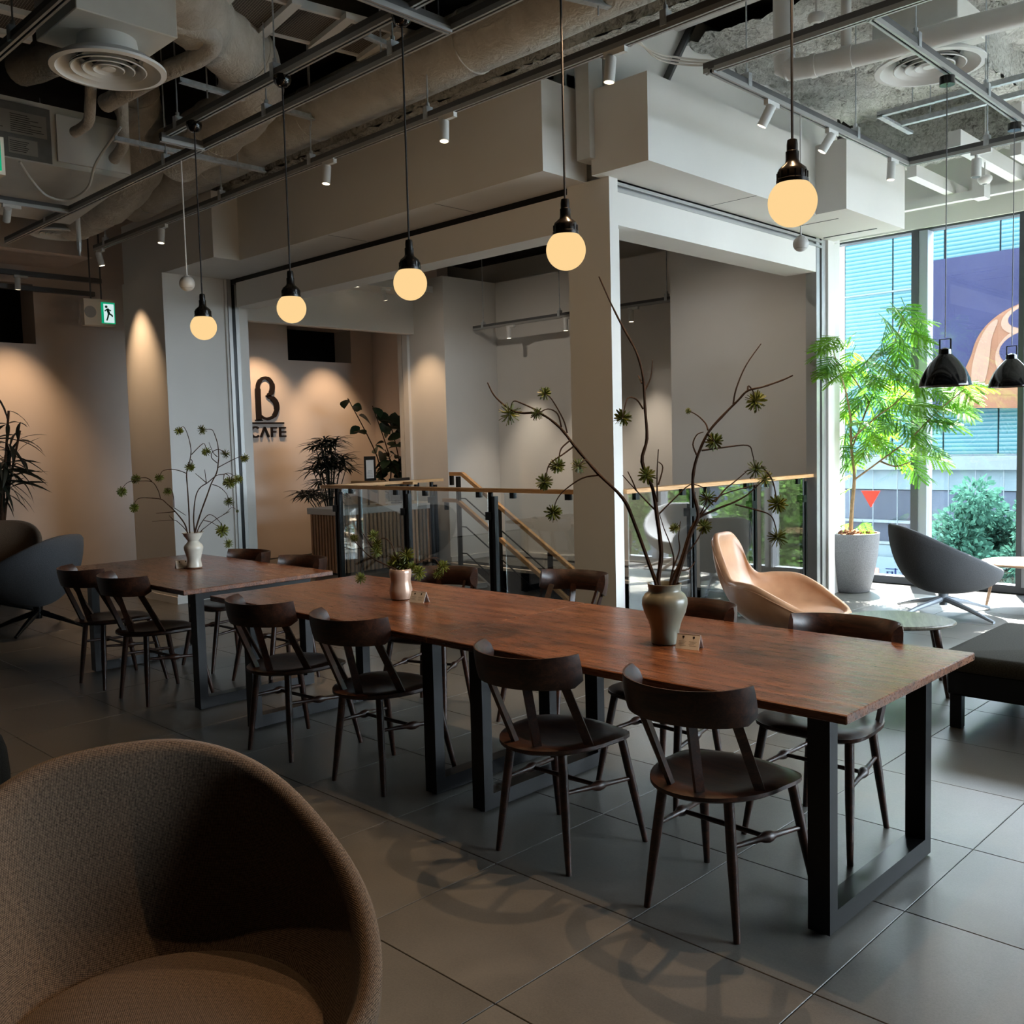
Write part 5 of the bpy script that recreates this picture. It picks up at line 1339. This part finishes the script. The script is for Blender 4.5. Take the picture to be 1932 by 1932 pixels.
def lounge(name, loc, rz, label, mat, legmat, rim=FABRIC_RIM, cushion=True, rot=.5, zb=.20, legs=4, L=.40, scale=1.0, cat='armchair', ca=1.0, th=.045):
    o = empty(name, loc, rz, label, cat); o.scale = (scale,) * 3
    shell(o, rim, (0, -.01), zb, .33, mat, th=th, a=ca)
    if cushion:
        m = MB(); rs = []
        for f, z in ((.02, .335), (.9, .335), (.99, .36), (1.0, .39), (.97, .415), (.86, .432), (.5, .44), (.02, .443)):
            rs.append([(.285 * f * math.cos(t), .075 + .305 * f * math.sin(t) * (1.0 if math.sin(t) > 0 else .92), z) for t in [2 * PI * k / 40 for k in range(40)]])
        m.rings(rs, True, True); c = m.build('seat_cushion', mat, o, True, 1.0)
        m = MB(); m.tube([(.289 * math.cos(t), .075 + .309 * math.sin(t) * (1.0 if math.sin(t) > 0 else .92), .388) for t in [2 * PI * k / 40 for k in range(41)]], .004, 6, False); m.build('piping', mat, c, True)
    star_base(o, legs, L, zb, legmat, rot)
    return o
lounge('lounge_chair', (-1.71, .745, 0), R(-105), 'large brown woven shell armchair in the near left foreground', 'fabric_brown', 'black_metal', scale=1.035)
lounge('lounge_chair', (-8.55, 2.92, 0), R(118), 'dark grey shell armchair at the left edge with its back to the tables', 'fabric_grey', 'black_metal', rot=.3)
lounge('lounge_chair', (-9.42, 2.86, 0), R(-125), 'dark brown shell armchair facing the camera behind the left grey one', 'fabric_brown', 'black_metal', rot=.3, scale=1.08)
GREY_RIM = [(0, -.42, .73), (.15, -.395, .725), (.29, -.29, .68), (.375, -.1, .59), (.375, .1, .50), (.30, .29, .42), (.16, .41, .37), (0, .44, .355)]
lounge('lounge_chair', (-2.90, 7.98, 0), R(-50), 'grey shell lounge chair on a star base facing the window', 'fabric_grey', 'mullion_light', rim=GREY_RIM, rot=.45, zb=.18, L=.5, cushion=False, ca=.82)
lounge('lounge_chair', (-1.80, 9.0, 0), R(150), 'grey shell chair mostly cut off by the right edge of the photo', 'fabric_grey', 'side_wood', rim=GREY_RIM, rot=.45, zb=.19, L=.45, cushion=False)
LEATHER_RIM = [(0, -.43, .815), (.12, -.42, .805), (.178, -.375, .72), (.185, -.325, .60), (.225, -.26, .525), (.31, -.16, .525), (.372, -.01, .515), (.372, .14, .455), (.305, .30, .375), (.17, .425, .335), (0, .455, .33)]
lt = empty('leather_chair', (-3.14, 5.72, 0), R(-84), 'tan leather lounge chair with a high narrow back', 'armchair')
shell(lt, LEATHER_RIM, (0, .02), .20, .34, 'leather_tan', th=.05, M=16, k=7, ci=(0, .05), bead=.6)
rimp = closed_path(mirror(LEATHER_RIM), 7)
m = MB(); m.tube([Vector((p.x * 1.004, p.y * 1.004, p.z - .012)) for p in rimp] + [Vector((rimp[0].x, rimp[0].y * 1.004, rimp[0].z - .012))], .0035, 5, False); m.build('piping', 'leather_tan', lt, True)
star_base(lt, 4, .36, .20, 'black_metal', .4)
# coffee table
cf = empty('coffee_table', (-2.27, 5.52, 0), R(25), 'small rounded coffee table reflecting the window, beside the leather chair', 'table')
m = MB(); pl = [(math.cos(t) * (.29 + .03 * math.cos(2 * t)), math.sin(t) * (.27 + .03 * math.sin(t))) for t in [2 * PI * k / 44 for k in range(44)]]
rs = [[(x * f, y * f, z) for x, y in pl] for f, z in ((.9, .372), (.97, .378), (1.0, .388), (1.0, .394), (.985, .4))]
m.rings(rs, True, True); m.build('tabletop', 'green_wood', cf, True)
for (x, y) in ((.2, .16), (.2, -.16), (-.2, .16), (-.2, -.16)):
    m = MB(); m.tube([(x, y, .375), (x * 1.3, y * 1.3, 0)], [.022, .013], 10); m.build('leg', 'walnut_chair', cf, True)
# pale side table by the window
sd = empty('side_table', (-2.5, 8.64, 0), 0, 'pale wooden side table behind the grey lounge chair', 'table')
m = MB(); m.lathe([(.28, .37), (.31, .375), (.315, .388), (.31, .395), (.01, .396)], 32); m.build('tabletop', 'side_wood', sd, True)
for k in range(3):
    a = R(200 + 120 * k); m = MB(); m.tube([(.2 * math.cos(a), .2 * math.sin(a), .375), (.27 * math.cos(a), .27 * math.sin(a), 0)], [.016, .011], 8); m.build('leg', 'side_wood', sd, True)
# bench sofa on the right
bs = empty('bench_seat', (-1.0, 5.35, 0), 0, 'dark upholstered bench with black legs at the right edge', 'bench')
def cushion_mesh(m, x0, x1, y0, y1, z0, z1, r=.04, n=10, crown=.02):
    rs = []
    def rect(ins, z):
        pts = []
        for (cx, cy_, a0) in ((x1 - r, y1 - r, 0), (x0 + r, y1 - r, 90), (x0 + r, y0 + r, 180), (x1 - r, y0 + r, 270)):
            for k in range(6):
                a = R(a0 + 90 * k / 5); pts.append((cx + (r - ins) * math.cos(a), cy_ + (r - ins) * math.sin(a), z))
        return pts
    h = z1 - z0
    for ins, t in ((.012, 0), (0, .15), (-.004, .5), (.004, .8), (.02, .96), (.034, 1.0)): rs.append(rect(ins, z0 + h * t))
    cx, cy_ = (x0 + x1) / 2, (y0 + y1) / 2
    for f in (.8, .5, .05): rs.append([(cx + (p[0] - cx) * f, cy_ + (p[1] - cy_) * f, z1 + crown * (1 - f * f)) for p in rect(.034, z1)])
    m.rings(rs, True, True)
m = MB(); cushion_mesh(m, -.80, .9, -.50, .55, .30, .385, .06, crown=.035); cb_ = m.build('cushion', 'fabric_olive', bs, True, 1.0)
m = MB(); m.bbox(-.76, .88, -.46, .52, .17, .30, .01); m.build('frame', 'black_metal', bs)
for (x, y) in ((-.72, -.42), (-.72, .48), (.84, -.42), (.84, .48)):
    m = MB(); m.bbox(x - .028, x + .028, y - .028, y + .028, 0, .18, .004); m.build('leg', 'black_metal', bs)
# dark pouf bottom left
pf = empty('pouf', (-4.5, .93, 0), R(0), 'dark square pouf peeking in behind the foreground armchair', 'pouf')
m = MB(); cushion_mesh(m, -.35, .35, -.35, .35, .03, .36, .04, crown=.02); m.build('upholstery', 'seat_dark', pf, True)
for (x, y) in ((-.28, -.28), (.28, -.28), (-.28, .28), (.28, .28)):
    m = MB(); m.cyl((x, y, 0), (x, y, .035), .02, n=10); m.build('leg', 'black_metal', pf)

# ================================================================== OUTSIDE
FY = 24.0
B('street', 'street', (-60, 40, 9.7, 24.5, -4.6, -4.5), (4.3, 40, -30, 9.7, -4.6, -4.5), kind=S, label='street surface below the window')
bd = empty('office_building', (0, FY, 0), 0, 'glass office building with cyan blinds across the street', 'building')
m = MB(); m.box(-30, 14, .12, 8, -4.5, 9.2); m.build('wall', 'facade_grey', bd)
pw, ph = 1.25, 2.05
pn_me = None
x = -20.0
while x < 8:
    for r_ in range(4):
        z = .95 + ph * r_
        if pn_me is None:
            m = MB(); m.box(.02, pw - .02, 0, .05, .02, ph - .02); o = m.build('pane', 'blind_glass', bd); pn_me = o.data; o.location = (x, 0, z)
        else: mesh_obj('pane', pn_me, bd, (x, 0, z))
    x += pw
m = MB()
for r_ in range(5): m.box(-20, 8, -.03, .06, .95 + ph * r_ - .02, .95 + ph * r_ + .02)
m.build('transom', 'facade_frame', bd)
m = MB(); m.box(-20, 8, -.25, .06, .60, .93); m.build('ledge', 'facade_frame', bd)
m = MB(); m.box(-20, 8, -.06, .06, .1, .6); m.build('fascia', 'facade_light', bd)
for k in range(14):
    x = -19 + 2.0 * k
    m = MB(); m.box(x, x + 1.9, 0, .06, -1.35, .08); m.build('shop_window', 'facade_dark' if k % 3 == 1 else 'facade_grey', bd)
for zz in (-.75, -1.3):
    m = MB(); m.box(-20, 8, -.12, -.04, zz, zz + .07); m.build('white_bar', 'facade_frame', bd)
m = MB(); m.box(-20, 8, -.1, .05, -2.4, -1.32); m.build('lower_band', 'facade_light', bd)
for k in range(22):
    m = MB(); x = -16 + .62 * k; m.box(x, x + .02, -.2, -.18, -2.4, .6); m.build('cable', 'facade_frame', bd)
# small street sign with red square and blue characters
sg = empty('street_sign', (-9.9, FY - .3, -1.95), 0, 'pale street sign with a red square and blue characters behind the tree pot', 'sign')
m = MB(); m.box(-.9, 1.1, 0, .05, -.3, .35); m.build('board', 'facade_light', sg)
def pxbox(m, x0, y0, x1, y1, t=.01):
    a = on_y(x0, y0, FY - .3); b = on_y(x1, y1, FY - .3); m.box(a.x + 9.9, b.x + 9.9, -t, 0, b.z + 1.95, a.z + 1.95)
m = MB(); pxbox(m, 1646, 1071, 1658, 1083); m.build('red_square', 'red_film', sg)
m = MB()
for q in ((1671, 1072, 1694, 1075), (1673, 1078, 1685, 1080), (1673, 1085, 1685, 1087), (1673, 1078, 1675.5, 1087), (1682.5, 1078, 1685, 1087), (1688, 1072, 1691, 1088)): pxbox(m, *q)
m.build('character', 'blue_letter', sg)
m = MB()
for q in ((1698, 1073, 1722, 1075.5), (1696, 1080, 1724, 1082.5), (1702, 1072, 1705, 1089), (1713, 1072, 1716, 1089), (1720, 1072, 1722.5, 1082), (1698, 1086, 1720, 1088)): pxbox(m, *q)
m.build('character', 'blue_letter', sg)
# billboard
BY = FY - .6
a, b = on_y(1757, 492, BY), on_y(1757, 772, BY)
bb = empty('billboard', (a.x, BY, b.z), 0, 'large purple billboard with a copper ring shape across the street', 'billboard')
m = MB(); m.box(0, 6.2, 0, .25, 0, a.z - b.z); m.build('board', 'board_purple', bb)
def bp_poly(pts, d0, name, mat):
    q = [on_y(x, y, BY) for x, y in pts]; m = MB(); m.prism([(p.x - a.x, p.z - b.z) for p in q], 'y', -d0, -d0 + .02 if d0 > .02 else 0); return m.build(name, mat, bb)
def ell(cx, cy_, rx, ry, rot=0, n=36):
    return [(cx + rx * math.cos(t) * math.cos(rot) - ry * math.sin(t) * math.sin(rot), cy_ + rx * math.cos(t) * math.sin(rot) + ry * math.sin(t) * math.cos(rot)) for t in [2 * PI * k / n for k in range(n)]]
def sm_poly(pts, k=5): return [(p.x, p.y) for p in closed_path([(x, y, 0) for x, y in pts], k)]
bp_poly([(1818, 726), (2140, 726), (2140, 770), (1812, 770)], .02, 'copper_base', 'copper_a')
bp_poly(sm_poly([(1822, 735), (1834, 668), (1848, 632), (1872, 604), (1905, 582), (1950, 566), (2010, 566), (2060, 600), (2090, 670), (2100, 740), (1960, 745)]), .03, 'copper_body', 'copper_a')
bp_poly(sm_poly([(1834, 700), (1846, 650), (1866, 614), (1884, 604), (1872, 640), (1866, 690), (1856, 726), (1838, 732)], 4), .04, 'copper_highlight', 'copper_b')
bp_poly(ell(1950, 672, 72, 58, -.2), .045, 'copper_ring', 'copper_b')
bp_poly(ell(1952, 668, 62, 47, -.2), .055, 'copper_ring', 'copper_a')
bp_poly(ell(1950, 655, 64, 34, -.22), .065, 'opening', 'board_purple')
bp_poly(ell(1950, 598, 62, 30, -.28), .05, 'copper_ring', 'copper_b')
bp_poly(ell(1952, 594, 50, 22, -.28), .06, 'opening', 'board_purple')
# trees outside
def foliage(rad, n, size, seed, mat, parent, loc, clumps=40):
    rr = random.Random(seed); m = MB(); cs = []
    for _ in range(clumps):
        while True:
            v = Vector((rr.uniform(-1, 1), rr.uniform(-1, 1), rr.uniform(-1, 1)))
            if v.length < 1: break
        v = v * (.55 + .45 * rr.random()); cs.append(Vector((v.x * rad[0], v.y * rad[1], v.z * rad[2])))
    for k in range(n):
        c = cs[k % clumps]; d = Vector((rr.gauss(0, 1), rr.gauss(0, 1), rr.gauss(0, 1))).normalized()
        p = c + d * rr.random() ** .5 * min(rad) * .34; u = (d + Vector((rr.uniform(-.6, .6), rr.uniform(-.6, .6), rr.uniform(-.8, .2)))).normalized()
        w_ = u.orthogonal().normalized(); w_ = (w_ * math.cos(k) + u.cross(w_) * math.sin(k)) * size * .32; L = size * rr.uniform(.7, 1.3)
        b0 = len(m.v); m.v += [tuple(p), tuple(p + u * L * .5 + w_), tuple(p + u * L), tuple(p + u * L * .5 - w_)]; m.f.append((b0, b0 + 1, b0 + 2, b0 + 3))
    o = m.build('foliage', mat, parent); o.location = loc; tag(o, kind='stuff'); return o
def out_tree(loc, rad, n, size, seed, mat, label, trunk):
    o = empty('street_tree', loc, 0, label, 'tree', 'trees outside the window')
    foliage(rad, n, size, seed, mat, o, (0, 0, -loc[2] * 0))
    m = MB(); m.tube([(0, 0, -4.5 - loc[2]), (.05, .1, -rad[2] * .7), (0, .15, -rad[2] * .2)], [trunk, trunk * .7, trunk * .3], 8); m.build('trunk', 'bark', o, True)
out_tree((-3.95, 13.0, -.15), (1.05, .8, 1.3), 18000, .085, 1, 'leaf_tree', 'bluish green tree outside behind the grey lounge chair', .09)
out_tree((-1.3, 12.6, .3), (1.2, .9, 1.6), 11000, .09, 2, 'leaf_tree2', 'yellow green tree outside to the right of the window mullion', .1)
out_tree((1.2, 12.8, .6), (1.3, 1.0, 1.9), 11000, .09, 3, 'leaf_tree2', 'tall green tree outside at the right end of the window wall', .1)
out_tree((9.5, 8.0, -1.2), (1.6, 2.0, 1.8), 5000, .2, 4, 'leaf_tree2', 'green tree outside the side window', .12)
out_tree((10.0, 1.0, -1.4), (1.6, 2.2, 1.8), 5000, .2, 5, 'leaf_tree2', 'green tree outside the side window near the camera', .12)
bd2 = empty('side_building', (22, 0, 0), 0, 'low pale building across the side street', 'building')
m = MB(); m.box(0, 6, -18, 30, -4.5, 2.2); m.build('wall', 'facade_light', bd2)
for k in range(8):
    for z in (-3.5, -.5):
        m = MB(); m.box(-.05, .02, -14 + 4.6 * k, -11.2 + 4.6 * k, z, z + 1.6); m.build('window', 'facade_grey', bd2)
